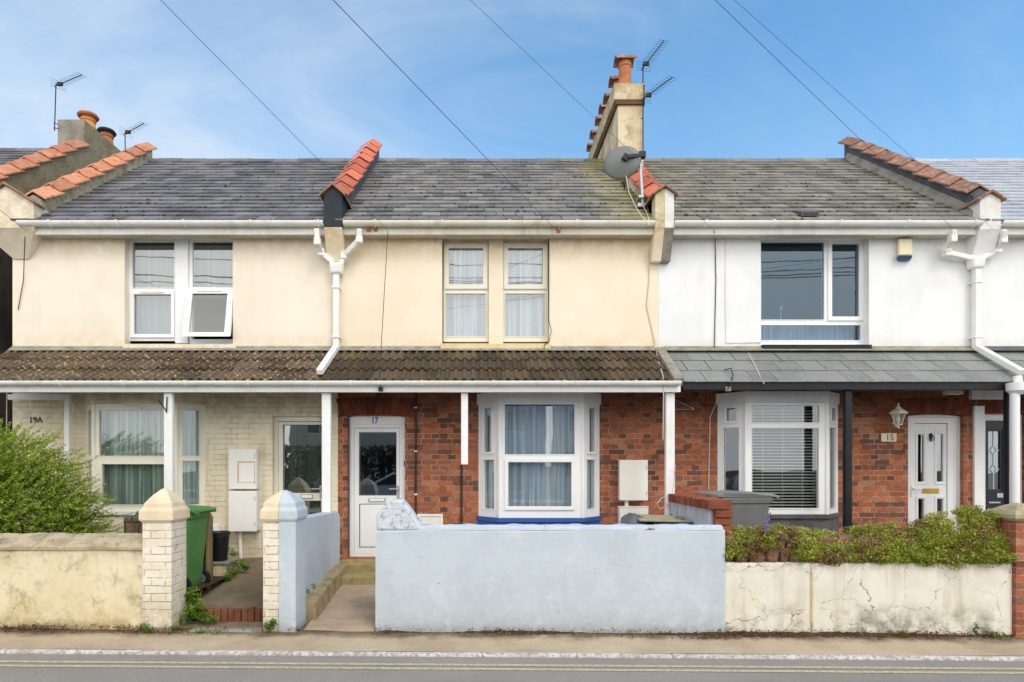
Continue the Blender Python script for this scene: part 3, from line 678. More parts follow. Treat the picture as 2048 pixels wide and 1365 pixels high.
# ---- main chimney on the wall between 17 and 15
cx0, cx1, cy0, cy1 = 2.375, 2.855, 10.74, 13.9
st = MB().box(cx0 + .03, cx1 - .005, cy0, cy1, 6.1, 7.985).build('chimney_stack', CHIMREND, H15, .01)
box('brick_band', surf('stained_brick_band', c(120, 84, 62), c(92, 70, 54), 6, .7), st, cx0 - .01, cx1 + .008, cy0 - .035, cy1, 7.986, 8.055, .006)
box('stack_cap', CHIMREND, st, cx0 - .045, cx1 + .014, cy0 - .05, cy1 + .04, 8.056, 8.34, .012)
for k in range(7):
    yy = 11.02 + k * .46
    pot(st, 2.58 + random.uniform(-.02, .02), yy, 8.34, .50 + (.06 if k == 0 else random.uniform(-.07, .03)), .118, POT, TERRABROWN)
def aerial(label, mast, boom0, boom1, n, els, vertical=False, extra=None):
    a = thing('television_aerial', label, 'aerial', mast[0], 'television aerials')
    MB().tube(mast, .010, 8).build('mast', DARKMETAL, a)
    b0, b1 = Vector(boom0), Vector(boom1); d = (b1 - b0).normalized(); sd = Vector((0, 0, 1)) if vertical else d.cross(Vector((0, 0, 1))).normalized()
    bm_ = MB().tube([b0 - d * .06, b1], .008, 6).build('boom', DARKMETAL, a)
    m = MB()
    for i in range(n):
        p = b0.lerp(b1, .26 + .74 * i / (n - 1)); m.tube([p - sd * els, p + sd * els], .0030, 5)
    m.build('elements', DARKMETAL, a)
    q = b0.lerp(b1, .16); m = MB(); m.box(q.x - .05, q.x + .05, q.y - .02, q.y + .02, q.z - .03, q.z + .03)
    for dz in (-.07, -.025, .025, .07): m.tube([q - d * .08 - sd * .14 + Vector((0, 0, dz)), q - d * .08 + sd * .14 + Vector((0, 0, dz))], .0025, 5)
    m.build('reflector', DARKMETAL, a)
    for e in (extra or []): MB().tube(e, .008, 6).build('bracket', DARKMETAL, a)
    return a
ym = 10.70; xm = X(1286, ym)
aerial('upper aerial on the tall mast beside the tall chimney, pointing steeply up', [(xm, ym, 7.1), (xm, ym, Z(128, ym))], (xm, ym, Z(136, ym)), P(1328, 82, 10.05), 11, .10, extra=[[(xm, ym, 8.2), (2.8, 10.78, 8.2)], [(xm, ym, 7.75), (2.8, 10.78, 7.75)]])
aerial('lower aerial on the mast beside the tall chimney, the one just above the dish', [(xm + .012, ym - .03, Z(215, ym)), (xm + .012, ym - .03, Z(172, ym))], (xm + .012, ym - .03, Z(199, ym)), P(1345, 155, 10.1), 10, .10)
yl = 12.0
aerial('tall thin aerial standing left of the grey chimney at the left', [P(109, 262, yl), P(112, 168, yl)], P(112, 172, yl), P(164, 150, 11.3), 10, .09, extra=[[P(107, 246, yl), P(118, 250, 12.05)], [P(107, 256, yl), P(118, 258, 12.05)]])
aerial('small aerial showing over the orange coping tiles at the left', [P(251, 330, 12.6), P(250, 266, 12.6)], P(250, 268, 12.6), P(288, 247, 12.1), 9, .08)
# ---- satellite dish on its pole
yd = 9.2
sd_ = thing('satellite_dish', 'grey satellite dish seen from behind on a silver pole below the tall chimney', 'satellite dish', P(1283, 405, yd))
MB().tube([P(1286, 412, yd), P(1279, 308, yd)], .024, 10).build('pole', SILVER, sd_)
cen = P(1243, 324, yd - .02); a_ = Vector((.34, .9, .16)).normalized(); u_ = a_.cross(Vector((0, 0, 1))).normalized(); v_ = u_.cross(a_).normalized()
m = MB(); vs = []; fs = []; nr, ns = 6, 32
for i in range(nr + 1):
    q = i / nr
    for k in range(ns):
        t = 2 * math.pi * k / ns; vs.append(cen + u_ * math.cos(t) * .275 * q + v_ * math.sin(t) * .235 * q + a_ * (.06 * q * q))
for i in range(nr):
    for k in range(ns): fs.append((i * ns + k, i * ns + (k + 1) % ns, (i + 1) * ns + (k + 1) % ns, (i + 1) * ns + k))
m.add(vs, fs); d = m.build('dish', DISHM, sd_, smooth=True); mo = d.modifiers.new('Solidify', 'SOLIDIFY'); mo.thickness = .006
m = MB(); m.bar(P(1254, 314, yd - .09), P(1287, 311, yd - .04), .05, .05); m.bar(P(1246, 312, yd - .07), P(1256, 318, yd - .07), .06, .09); m.box(X(1276, yd), X(1290, yd), yd - .06, yd + .03, Z(318, yd), Z(306, yd)); m.build('mounting_bracket', DARKMETAL, sd_, .004)
MB().tube([cen - v_ * .26 + a_ * .05, cen - v_ * .30 + a_ * .3, cen + a_ * .5], .012, 6).build('feed_arm', DARKMETAL, sd_)
m = MB(); m.box(X(1274, yd), X(1296, yd), yd - .05, yd + .12, Z(416, yd), Z(409, yd)); m.box(X(1276, yd), X(1294, yd), yd - .05, yd + .12, Z(398, yd), Z(393, yd)); m.build('wall_clamp', SILVER, sd_)
MB().tube([P(1252, 352, yd - .05), P(1258, 385, yd - .1), P(1272, 415, 9.0), P(1285, 435, 8.8), P(1290, 440, 8.72)], .007, 6).build('cable', CABLEWHITE, sd_)
MB().tube([P(1286, 412, yd - .04), P(1293, 425, 9.0), P(1297, 436, 8.8), P(1298, 452, 8.70)], .007, 6).build('cable', CABLEWHITE, sd_)
# ---- roof vent tile on the white house
rv = P(1612, 426, 9.0); rv.z = roofz(rv.y) + .02
m = MB(); m.px([(rv.y - .13, rv.z - .085), (rv.y - .13, rv.z - .02), (rv.y + .12, rv.z + .10), (rv.y + .12, rv.z + .05)], rv.x - .13, rv.x + .13); rv_o = m.build('roof_vent', LEAD, H15, .005)
box('vent_opening', BLACKPLASTIC, rv_o, rv.x - .105, rv.x + .105, rv.y - .136, rv.y - .131, rv.z - .07, rv.z - .028, 0)

# ------------------------------------------------------------------ upper windows
def up19():
    Y = YF + .12; T = flat(Y)
    roombox(H19, -6.6, -2.3, 3.0, 5.05)
    a, b = X(257, Y), X(352, Y)
    w = winframe(H19, T, a, b, Z(682, Y), Z(476, Y), [cell(265, 349, 484, 576, False, Y), cell(269, 343, 590, 669, True, Y)], UPVC, GLASSUP)
    MB(T).box(X(282, Y), X(330, Y), -.034, -.022, Z(587, Y), Z(584, Y)).build('trickle_vent', UPVCOLD, w)
    box('window_post', UPVC, H19, X(352.3, Y), X(377.7, Y), Y - .035, Y + .06, Z(688, Y), Z(474, Y))
    a, b = X(378, Y), X(471, Y)
    w2 = winframe(H19, T, a, b, Z(688, Y), Z(476, Y), [cell(385, 469.5, 484, 575, False, Y), cell(384, 466, 582, 679, False, Y)][:1], UPVC, GLASSUP) if False else None
    m = MB(T); g1 = (X(385, Y), X(469.5, Y), Z(575, Y), Z(484, Y)); g2 = (X(384, Y), X(466.5, Y), Z(679, Y), Z(583, Y))
    m.holes(a, b, Z(688, Y), Z(476, Y), [g1, g2], 0, .07); w2 = m.build('window', UPVC, H19, .004)
    m = MB(T); m.quad((g1[0], .018, g1[2]), (g1[1], .018, g1[2]), (g1[1], .018, g1[3]), (g1[0], .018, g1[3])); m.build('pane', GLASSUP, w2, recalc=False)
    # open top-hung light
    ztop = Z(579, Y); Hh = ztop - Z(680, Y); ang = R(11.5)
    def TO(u, d, z): return (u, Y - .024 + d * math.cos(ang) + (z - ztop) * math.sin(ang), ztop + (z - ztop) * math.cos(ang) + d * math.sin(ang))
    q = (X(378.5, Y), X(471, Y), ztop - Hh, ztop); gl = (q[0] + .085, q[1] - .085, q[2] + .065, q[3] - .08)
    s = MB(TO).holes(*q, [gl], -.05, 0).build('sash', UPVC, w2, .006)
    MB(TO).quad((gl[0], -.02, gl[2]), (gl[1], -.02, gl[2]), (gl[1], -.02, gl[3]), (gl[0], -.02, gl[3])).build('pane', GLASSUP, w2, recalc=False)
    MB(TO).box(X(400, Y), X(450, Y), -.062, -.051, ztop - .045, ztop - .025).build('trickle_vent', UPVCOLD, w2)
    MB().tube([TO(q[0] + .05, 0, q[2] + .03), (q[0] + .05, Y + .01, Z(676, Y))], .008, 6).build('window_stay', SILVER, w2)
    for (wp, px0, px1, sd) in ((w, 258, 351, 1), (w2, 379, 470, 2)):
        m = MB(); m.quad((X(px0, Y), Y + .16, Z(672 if sd == 1 else 592, Y)), (X(px1, Y), Y + .16, Z(672 if sd == 1 else 592, Y)), (X(px1, Y), Y + .16, Z(474, Y)), (X(px0, Y), Y + .16, Z(474, Y))); m.build('roller_blind', ROLLER, wp, recalc=False)
        m = MB()
        for qx in ((289, 338) if sd == 1 else (409, 457)): m.box(X(qx, Y), X(qx + 1.5, Y), Y + .135, Y + .14, Z(576, Y), Z(484, Y))
        m.build('blind_cord', CABLEWHITE, wp)
    box('window_sill', CREAM19, H19, X(248, YF), X(474, YF), YF - .035, YF + .11, Z(698), Z(689), .006)
up19()
def up17():
    Y = YF + .13; T = flat(Y); roombox(H17, -1.9, 2.45, 3.0, 5.05)
    for (o0, o1, t0, t1, l0, l1, sd) in ((887, 977, 898, 966, 891.5, 971.5, 1), (1006.5, 1096, 1016, 1085, 1010.5, 1090, 5)):
        w = winframe(H17, T, X(o0, Y), X(o1, Y), Z(684, Y), Z(485, Y), [cell(t0, t1, 497, 570, True, Y), cell(l0, l1, 588, 673, False, Y)], UPVCOLD, GLASSUP, sash_w=.066)
        pleats(lambda u, d, z: (u, Y + d, z), X(o0 + 3, Y), X(o1 - 3, Y), Z(684, Y), Z(482, Y), .14, NET, w, .035, .15, sd)
    box('window_post', CREAM17, H17, X(977.3, Y), X(1006.2, Y), Y - .06, Y + .06, Z(690, Y), Z(474, Y))
    box('head_board', CREAM17, H17, X(885, Y), X(1098, Y), Y + .001, Y + .05, Z(484.8, Y), Z(472, Y), 0)
    box('window_sill', surf('flaking_sill', c(230, 208, 164), c(214, 188, 138), 5, .7, bump=.5, blotch=(c(84, 72, 52), 9, .62, .67, .9), speck=(c(86, 160, 160), 7, .72, .76, .8)), H17, X(881), X(1101), YF - .05, YF + .125, Z(699), Z(688.5), .006)
up17()
def up15():
    Y = YF + .15; T = flat(Y); roombox(H15, 2.8, 7.1, 3.0, 5.05)
    w = winframe(H15, T, X(1515, Y), X(1727, Y), Z(690, Y), Z(476, Y), [cell(1522, 1648, 485, 640, False, Y), cell(1663, 1717, 489, 634, True, Y), cell(1522, 1721, 651, 681, False, Y)], UPVC, GLASSWIDE, sash_w=.06)
    m = MB(); m.quad((X(1500, Y), Y + .5, Z(690, Y)), (X(1735, Y), Y + .5, Z(690, Y)), (X(1735, Y), Y + .5, Z(660, Y)), (X(1500, Y), Y + .5, Z(660, Y)));
    pleats(lambda u, d, z: (u, Y + d, z), X(1516, Y), X(1725, Y), Z(690, Y), Z(646, Y), .22, NET, w, .012, .05, 9, name='cafe_curtain')
    m = MB(); m.lathe([(.035, 0), (.035, .012), (.012, .03), (.010, .17), (.026, .2), (.03, .24), (.006, .25)], X(1572, Y), Y + .16, 12, Z(641, Y)); smooth_angle(m.build('ornament', SILVER, w))
    box('window_sill', surf('black_flaking_sill', c(44, 44, 46), c(60, 58, 56), 5, .6, blotch=(c(210, 190, 170), 8, .66, .70, .8)), H15, X(1522), X(1739), YF - .06, YF + .145, Z(704), Z(691), .006)
up15()
# ------------------------------------------------------------------ bays under the porch
def bay(H, ol, fl, fr, orr, yb, zt, zb, front, left, right, basemat, topmat, zcorn, sillmat, mat=UPVC, net=None, seed=1, cornice_mat=None, blind=False, glass=GLASS):
    """canted bay: ol/orr = x where it meets the wall, fl/fr = x of its front corners"""
    def facet(p, q):
        p, q = Vector((p[0], p[1], 0)), Vector((q[0], q[1], 0)); d = (q - p); L = d.length; d /= L; nrm = Vector((-d.y, d.x, 0))
        if nrm.y < 0: nrm = -nrm
        return (lambda u, dd, z: (p.x + d.x * u + nrm.x * dd, p.y + d.y * u + nrm.y * dd, z)), L
    A, B, C, D = (ol, YF), (fl, yb), (fr, yb), (orr, YF)
    w = None
    TF, LF = facet(B, C)
    bayroot = winframe(H, TF, 0, LF, zb, zt, [(a - fl, b - fl, e, f, s) for (a, b, e, f, s) in front], mat, glass, name='bay_window')
    for (T_, cells) in ((facet(A, B), left), (facet(C, D), right)):
        T, L = T_
        cs = [(a * L, b * L, e, f, s) for (a, b, e, f, s) in cells]
        winframe(H, T, .0, L, zb, zt, cs, mat, glass, name='bay_side_window', sash_w=.035)
        if net: pleats(T, .03, L - .03, zb + .02, zt - .03, .10, net, bayroot, .015, .09, seed + 3)
    if net: pleats(TF, .04, LF - .04, zb + .02, zt - .03, .14, net, bayroot, .03, .12, seed)
    for (px_, sgn) in ((B, -1), (C, 1)):
        MB().tube([(px_[0] + .004 * sgn, px_[1] - .0, zb), (px_[0] + .004 * sgn, px_[1], zt)], .026, 10).build('corner_post', mat, bayroot)
    def band(o, z0, z1, name, m_, extra=0, bev=.004):
        q = MB(); q.pz([(ol - o * .8, YF + .1), (ol - o * .8, YF - .001), (fl - o * .6, yb - o), (fr + o * .6, yb - o), (orr + o * .8, YF - .001), (orr + o * .8, YF + .1)], z0, z1); return q.build(name, m_, H, bev)
    band(.03, zt + .001, zcorn, 'bay_head', topmat); band(.045, zb - .06, zb - .001, 'bay_sill', sillmat); band(.015, .2, zb - .061, 'bay_base', basemat)
    if blind:
        m = MB(TF); zz = zb + .07
        while zz < zt - .08: m.hexa([(.08, .10, zz), (LF - .1, .10, zz), (LF - .1, .128, zz + .012), (.08, .128, zz + .012), (.08, .10, zz + .003), (LF - .1, .10, zz + .003), (LF - .1, .128, zz + .015), (.08, .128, zz + .015)]); zz += .0435
        m.build('venetian_blind', BLIND, bayroot, recalc=False)
        m = MB(TF)
        for f in (.2, .5, .8): m.box(.09 + (LF - .19) * f - .002, .09 + (LF - .19) * f + .002, .096, .099, zb + .05, zt - .06)
        m.build('blind_tape', BLIND, bayroot)
    return bayroot
YB = 8.75
roombox(H17, -1.9, 2.45, .4, 2.85, YF + .02)
bay(H17, X(957), X(1000, YB), X(1165, YB), X(1199), YB, Z(806, YB), Z(1036, YB), [cell(1010, 1149, 809, 909, False, YB), cell(1016.5, 1142.5, 925, 1013, True, YB)],
    [(.30, .62, Z(904, 8.9), Z(817, 8.9), True), (.26, .74, Z(1018, 8.9), Z(920, 8.9), False)], [(.34, .68, Z(904, 8.9), Z(817, 8.9), True), (.24, .72, Z(1018, 8.9), Z(920, 8.9), False)], BLUEPAINT, WOODWHITE, 2.80, BLUEPAINT, net=NET, seed=4)
roombox(H15, 2.8, 7.1, .4, 2.85, YF + .02)
bay(H15, X(1435), X(1492, YB), X(1653, YB), X(1676), YB, Z(806, YB), Z(1029, YB), [cell(1504, 1638, 812, 845, False, YB), cell(1504, 1637, 857, 1017, False, YB)],
    [(.34, .68, Z(842, 8.9), Z(817, 8.9), True), (.22, .76, Z(1018, 8.9), Z(856, 8.9), False)], [(.34, .68, Z(842, 8.9), Z(817, 8.9), True), (.26, .74, Z(1018, 8.9), Z(856, 8.9), False)], DARKSTONE, WOODWHITE, 2.80, DARKSTONE, blind=True, seed=8)
roombox(H19, -6.6, -2.3, .4, 2.85, YF + .02)
b19 = bay(H19, X(172), X(188, YB), X(352, YB), X(410), YB, Z(808, YB), Z(1022, YB), [cell(199, 340, 821, 912, False, YB), cell(204, 337, 929, 1010, False, YB)],
    [(.3, .7, Z(912, 8.9), Z(821, 8.9), False), (.3, .7, Z(1010, 8.9), Z(922, 8.9), False)], [(.22, .80, Z(912, 8.9), Z(821, 8.9), False), (.22, .80, Z(1010, 8.9), Z(922, 8.9), False)], PBRICK, PBRICK, 2.80, WOODWHITE, mat=UPVCOLD, net=NETGREEN, seed=12)
for (a, b, y) in ((249, 284, 808), (249, 284, 816)): box('trickle_vent', UPVCOLD, b19, X(a, YB), X(b, YB), YB - .02, YB - .009, Z(y + 2.6, YB), Z(y - 2.6, YB), .002)

# ------------------------------------------------------------------ doors
def arch_pts(x0, x1, z, rise, n=10): return [(x0 + (x1 - x0) * i / n, z + rise * (1 - ((2 * i / n) - 1) ** 2)) for i in range(n + 1)]
def archbricks(H, x0, x1, z, rise, h, name='brick_arch', seed=1):
    rd = random.Random(seed); m = MB(); n = int((x1 - x0) / .072); xm = (x0 + x1) / 2
    pts = arch_pts(x0, x1, z, rise, n)
    for i in range(n):
        a, b = pts[i], pts[i + 1]; m.cur = rd.random(); g = .005
        ka = (a[0] - xm) * .16; kb = (b[0] - xm) * .16
        m.hexa([(a[0] + g, YF - .006, a[1]), (b[0] - g, YF - .006, b[1]), (b[0] - g, YF + .1, b[1]), (a[0] + g, YF + .1, a[1]),
                (a[0] + g + ka, YF - .006, a[1] + h), (b[0] - g + kb, YF - .006, b[1] + h), (b[0] - g + kb, YF + .1, b[1] + h), (a[0] + g + ka, YF + .1, a[1] + h)])
    return m.build(name, surf('arch_brick', c(134, 70, 50), c(96, 52, 42), 9, .8, tint=.7, bump=.6, foot=[(2.4, 2.8, c(58, 32, 26), .8)]), H, .004)  # bricks darken upward: shade of the canopy put into their colour
def lever(parent, x, y, z, dirx, mat=SILVER):
    box('handle_plate', mat, parent, x - .016, x + .016, y - .010, y - .001, z - .11, z + .07, .004)
    MB().tube([(x, y - .005, z + .02), (x, y - .05, z + .02), (x + dirx * .02, y - .055, z + .02), (x + dirx * .125, y - .05, z + .02)], .010, 8).build('handle', mat, parent)
def door17():
    Y = YF + .07; T = flat(Y)
    x0, x1 = X(695), X(810); zb = .413; zt = Z(834); L0, L1 = X(708, Y), X(799, Y)
    m = MB(); top = Z(850, Y)
    m.holes(x0, x1, zb, top, [(L0, L1, zb + .035, Z(856, Y))], Y, Y + .07); dr = m.build('door', UPVC, H17, .005)
    m = MB(); pts = arch_pts(x0, x1, zt, .03); m.py([(x0, top + .002), (x1, top + .002)] + pts[::-1], Y - .004, Y + .06); m.build('head_panel', WOODWHITE, dr, .003)
    g = (X(719, Y), X(791.5, Y), Z(990, Y), Z(866, Y)); pn = (X(718, Y), X(790, Y), Z(1096, Y), Z(1008, Y))
    m = MB(); m.holes(L0 + .004, L1 - .004, zb + .04, Z(857, Y), [g, pn], Y + .012, Y + .055); lf = m.build('door_leaf', UPVC, dr, .006)
    MB().box(pn[0] + .012, pn[1] - .012, Y + .020, Y + .03, pn[2] + .012, pn[3] - .012).build('lower_panel', UPVC, dr, .008)
    box('panel_gasket', BLACKPLASTIC, dr, pn[0] + .001, pn[1] - .001, Y + .034, Y + .04, pn[2] + .001, pn[3] - .001, 0)
    MB().quad((g[0], Y + .03, g[2]), (g[1], Y + .03, g[2]), (g[1], Y + .03, g[3]), (g[0], Y + .03, g[3])).build('pane', GLASSDARK, dr, recalc=False)
    MB().holes(g[0] - .008, g[1] + .008, g[2] - .008, g[3] + .008, [g], Y + .006, Y + .0115).build('gasket', BLACKPLASTIC, dr)
    lb = box('letter_box', SILVER, dr, X(737, Y), X(771, Y), Y - .004, Y + .011, Z(1004, Y), Z(996, Y), .004)
    box('letter_flap', UPVC, dr, X(739, Y), X(769, Y), Y - .010, Y - .0045, Z(1003, Y), Z(997.5, Y), .003)
    lever(dr, X(796, Y), Y + .01, Z(981, Y), -1)
    text_mesh('house_number', '17', .125, (X(748), Y - .006, Z(841.5)), NUMBLUE, dr, .002, .8)
    box('doorbell', BLACKPLASTIC, dr, X(807), X(813.5), Y - .02, Y - .001, Z(933), Z(921.5), .006)
    archbricks(H17, X(682), X(822), Z(834), .03, .26, seed=3)
    box('threshold', UPVC, dr, x0, x1, Y - .03, Y + .06, zb - .03, zb - .001, .004)
    # black waste pipe and stopcock beside the door
    MB().tube([(X(832), YF - .03, Z(780)), (X(832), YF - .03, Z(1040))], .013, 8).build('cable_conduit', DARKMETAL, H17)
    for yy in (816, 903, 989): box('conduit_clip', WOODWHITE, H17, X(829), X(835), YF - .05, YF - .001, Z(yy + 1.3), Z(yy - 1.3), .001)
    m = MB(); m.lathe([(.03, 0), (.036, .02), (.03, .05)], 0, 0, 12); o = m.build('tap_cover', BLACKPLASTIC, H17)
    o.rotation_euler = (R(90), 0, 0); o.location = Vector((X(823), YF - .001, Z(976))) - H17.location
    MB().tube([(X(923), YF - .02, Z(925)), (X(923), YF - .02, Z(1060))], .013, 8).build('cable_conduit', DARKMETAL, H17)
    v = MB().holes(X(835), X(886), Z(1062), Z(1028), [(X(840), X(881), Z(1058), Z(1033))], YF - .03, YF - .001).build('vent_frame', METERCREAM, H17, .004)
    box('vent_panel', METERBOX, v, X(840), X(881), YF - .015, YF - .002, Z(1058), Z(1033), 0)
door17()
def door19():
    Y = YF + .08
    x0, x1 = X(545), X(648); zb = .43; zt = Z(833); L0, L1 = X(556, Y), X(650, Y)
    m = MB(); m.holes(x0, x1, zb, zt, [(L0, x1 - .03, zb + .03, Z(843, Y))], Y, Y + .07); dr = m.build('door', UPVCOLD, H19, .006)
    g = (X(567, Y), X(643, Y), Z(985, Y), Z(851, Y)); g2 = (X(567, Y), X(640, Y), Z(1080, Y), Z(1003, Y))
    MB().holes(L0 + .004, x1 - .034, zb + .035, Z(844, Y), [g, g2], Y + .012, Y + .05).build('door_leaf', UPVCOLD, dr, .006)
    for q in (g, g2):
        MB().quad((q[0], Y + .03, q[2]), (q[1], Y + .03, q[2]), (q[1], Y + .03, q[3]), (q[0], Y + .03, q[3])).build('pane', GLASSDARK, dr, recalc=False)
        MB().holes(q[0] - .008, q[1] + .008, q[2] - .008, q[3] + .008, [q], Y + .006, Y + .0115).build('gasket', BLACKPLASTIC, dr)
    box('letter_box', SILVER, dr, X(601, Y), X(626, Y), Y - .003, Y + .011, Z(998, Y), Z(989, Y), .003)
    box('letter_flap', UPVC, dr, X(603, Y), X(624, Y), Y - .008, Y - .0035, Z(996.5, Y), Z(990.5, Y), .002)
    MB().quad((g[0], Y + .045, g2[2]), (g[1], Y + .045, g2[2]), (g[1], Y + .045, g[3]), (g[0], Y + .045, g[3])).build('obscured_glass', fabric('grey_green_obscured', c(150, 156, 144), c(120, 126, 116)), dr, recalc=False)
    lever(dr, X(641, Y), Y + .01, Z(981, Y), -1)
    box('trickle_vent', UPVC, dr, X(572, Y), X(640, Y), Y - .015, Y - .001, Z(839, Y), Z(835, Y), .003)
door19()
def door15():
    Y = YF + .10
    x0, x1 = X(1816), X(1927); zb = .45; zt = Z(831)
    L0, L1 = X(1828, Y), X(1893.5, Y)
    m = MB(); top = Z(836, Y)
    m.holes(x0, X(1905, Y), zb, top, [(L0, L1, zb + .03, Z(847, Y))], Y - .02, Y + .07); dr = m.build('door', UPVC, H15, .006)
    m = MB(); m.py([(x0, top + .002), (x1, top + .002)] + arch_pts(x0, x1, zt - .01, .028)[::-1], Y - .03, Y + .06); m.build('head_panel', WOODWHITE, dr, .004)
    for k, (a, b, yy) in enumerate(((1905.5, 1913, -.012), (1913.5, 1921, -.035), (1921.5, 1930, -.06))): box('side_trim', UPVC, dr, X(a, Y), X(b, Y), Y + yy, Y + .06, zb, top, .004)
    def gl(a, b, y0, y1): return (X(a, Y), X(b, Y), Z(y1, Y), Z(y0, Y))
    gs = [gl(1835, 1848, 869, 964), gl(1873, 1886, 869, 964), gl(1836, 1848, 998, 1060), gl(1873.5, 1886, 998, 1060)]
    MB().holes(L0 + .004, L1 - .005, zb + .035, Z(848, Y), gs, Y + .0, Y + .045).build('door_leaf', UPVC, dr, .005)
    for i, q in enumerate(gs):
        e = .032; m = MB(); up = .05 if i < 2 else 0; tl, tr = (q[3] + e + (0 if i == 0 else up), q[3] + e + (up if i == 0 else 0)) if i < 2 else (q[3] + e, q[3] + e)
        O = [(q[0] - e, q[2] - e), (q[1] + e, q[2] - e), (q[1] + e, tr), (q[0] - e, tl)]; I = [(q[0], q[2]), (q[1], q[2]), (q[1], q[3] + (.0 if i != 0 else up * .5)), (q[0], q[3] + (.0 if i != 1 else up * .5))]
        for k in range(4):
            a, b, a2, b2 = O[k], O[(k + 1) % 4], I[k], I[(k + 1) % 4]
            m.hexa([(a[0], Y, a[1]), (b[0], Y, b[1]), (b2[0], Y, b2[1]), (a2[0], Y, a2[1]), (a[0], Y - .014, a[1]), (b[0], Y - .014, b[1]), (b2[0], Y - .007, b2[1]), (a2[0], Y - .007, a2[1])])
        m.build('moulding', UPVC, dr, .002)
        MB().quad((q[0], Y + .02, q[2]), (q[1], Y + .02, q[2]), (q[1], Y + .02, q[3]), (q[0], Y + .02, q[3])).build('pane', GLASSDARK, dr, recalc=False)
    box('letter_box', BRASS, dr, X(1844.5, Y), X(1877, Y), Y - .012, Y - .001, Z(987, Y), Z(977, Y), .004)
    m = MB(); kx, kz = X(1860.5, Y), Z(876, Y)
    m.lathe([(.006, .07), (.022, .05), (.026, .03), (.018, .0), (.01, -.04), (.003, -.06)], kx, Y - .012, 10, kz); m.tube([(kx + .03 * math.cos(a), Y - .035, kz - .005 + .035 * math.sin(a)) for a in [k * math.pi / 8 for k in range(17)]], .006, 6); m.build('knocker', DARKMETAL, dr)
    lever(dr, X(1822, Y), Y - .022, Z(980, Y), 1, UPVC)
    archbricks(H15, X(1800), X(1942), Z(833), .03, .25, seed=6)
    # painted edge of the neighbouring house, its frieze and its black door
    box('white_pilaster', WOODWHITE, H13, X(1945), X(1965), YF - .04, YF + .05, .3, 2.62, .004)
    box('white_frieze', WOODWHITE, H13, X(1937), X(2015), YF - .07, YF - .001, Z(800), Z(775), .004)
    archbricks(H13, X(1963), X(2060), Z(830), .03, .22, seed=9)
    Y = YF + .09; dx0, dx1 = D13[0], D13[1]
    d3 = MB().holes(dx0, dx1, .45, D13[3], [(X(1969, Y), dx1 - .02, .5, Z(840, Y))], Y - .02, Y + .06).build('door', WOODWHITE, H13, .005)
    q = (X(1977, Y), X(2000, Y), Z(979, Y), Z(863, Y))
    MB().holes(X(1969, Y) + .003, dx1 - .023, .505, Z(841, Y), [q], Y, Y + .045).build('door_leaf', BLACKDOOR, d3, .006)
    MB().quad((q[0], Y + .02, q[2]), (q[1], Y + .02, q[2]), (q[1], Y + .02, q[3]), (q[0], Y + .02, q[3])).build('pane', GLASSUP, d3, recalc=False)
    MB().quad((q[0], Y + .035, q[2]), (q[1], Y + .035, q[2]), (q[1], Y + .035, q[3]), (q[0], Y + .035, q[3])).build('obscured_glass', ROLLER, d3, recalc=False)
    MB().holes(q[0] - .05, q[1] + .05, q[2] - .05, q[3] + .05, [(q[0] - .03, q[1] + .03, q[2] - .03, q[3] + .03)], Y - .012, Y - .0005).build('moulding', BLACKDOOR, d3, .004)
    m = MB(); xm = (q[0] + q[1]) / 2; ys = Y + .012
    zc1, zc2 = Z(901, Y), Z(939, Y); dw = .05; dh = .065
    segs = [((xm, q[3]), (xm, zc1 + dh)), ((xm, zc1 - dh), (xm, zc2 + dh)), ((xm, zc2 - dh), (xm, q[2]))]
    for zc in (zc1, zc2): segs += [((xm, zc + dh), (xm + dw, zc)), ((xm + dw, zc), (xm, zc - dh)), ((xm, zc - dh), (xm - dw, zc)), ((xm - dw, zc), (xm, zc + dh)), ((q[0], zc), (xm - dw, zc)), ((xm + dw, zc), (q[1], zc))]
    for a, b in segs: m.tube([(a[0], ys, a[1]), (b[0], ys, b[1])], .005, 5)
    m.build('glass_leading', UPVC, d3)
    box('letter_box', SILVER, d3, X(1993, Y), X(2012, Y), Y - .012, Y - .001, Z(996, Y), Z(987, Y), .004)
    box('door_trim', SILVER, d3, X(1977, Y), X(2000, Y), Y - .01, Y - .001, Z(1007, Y), Z(1004, Y), .002)
door15()
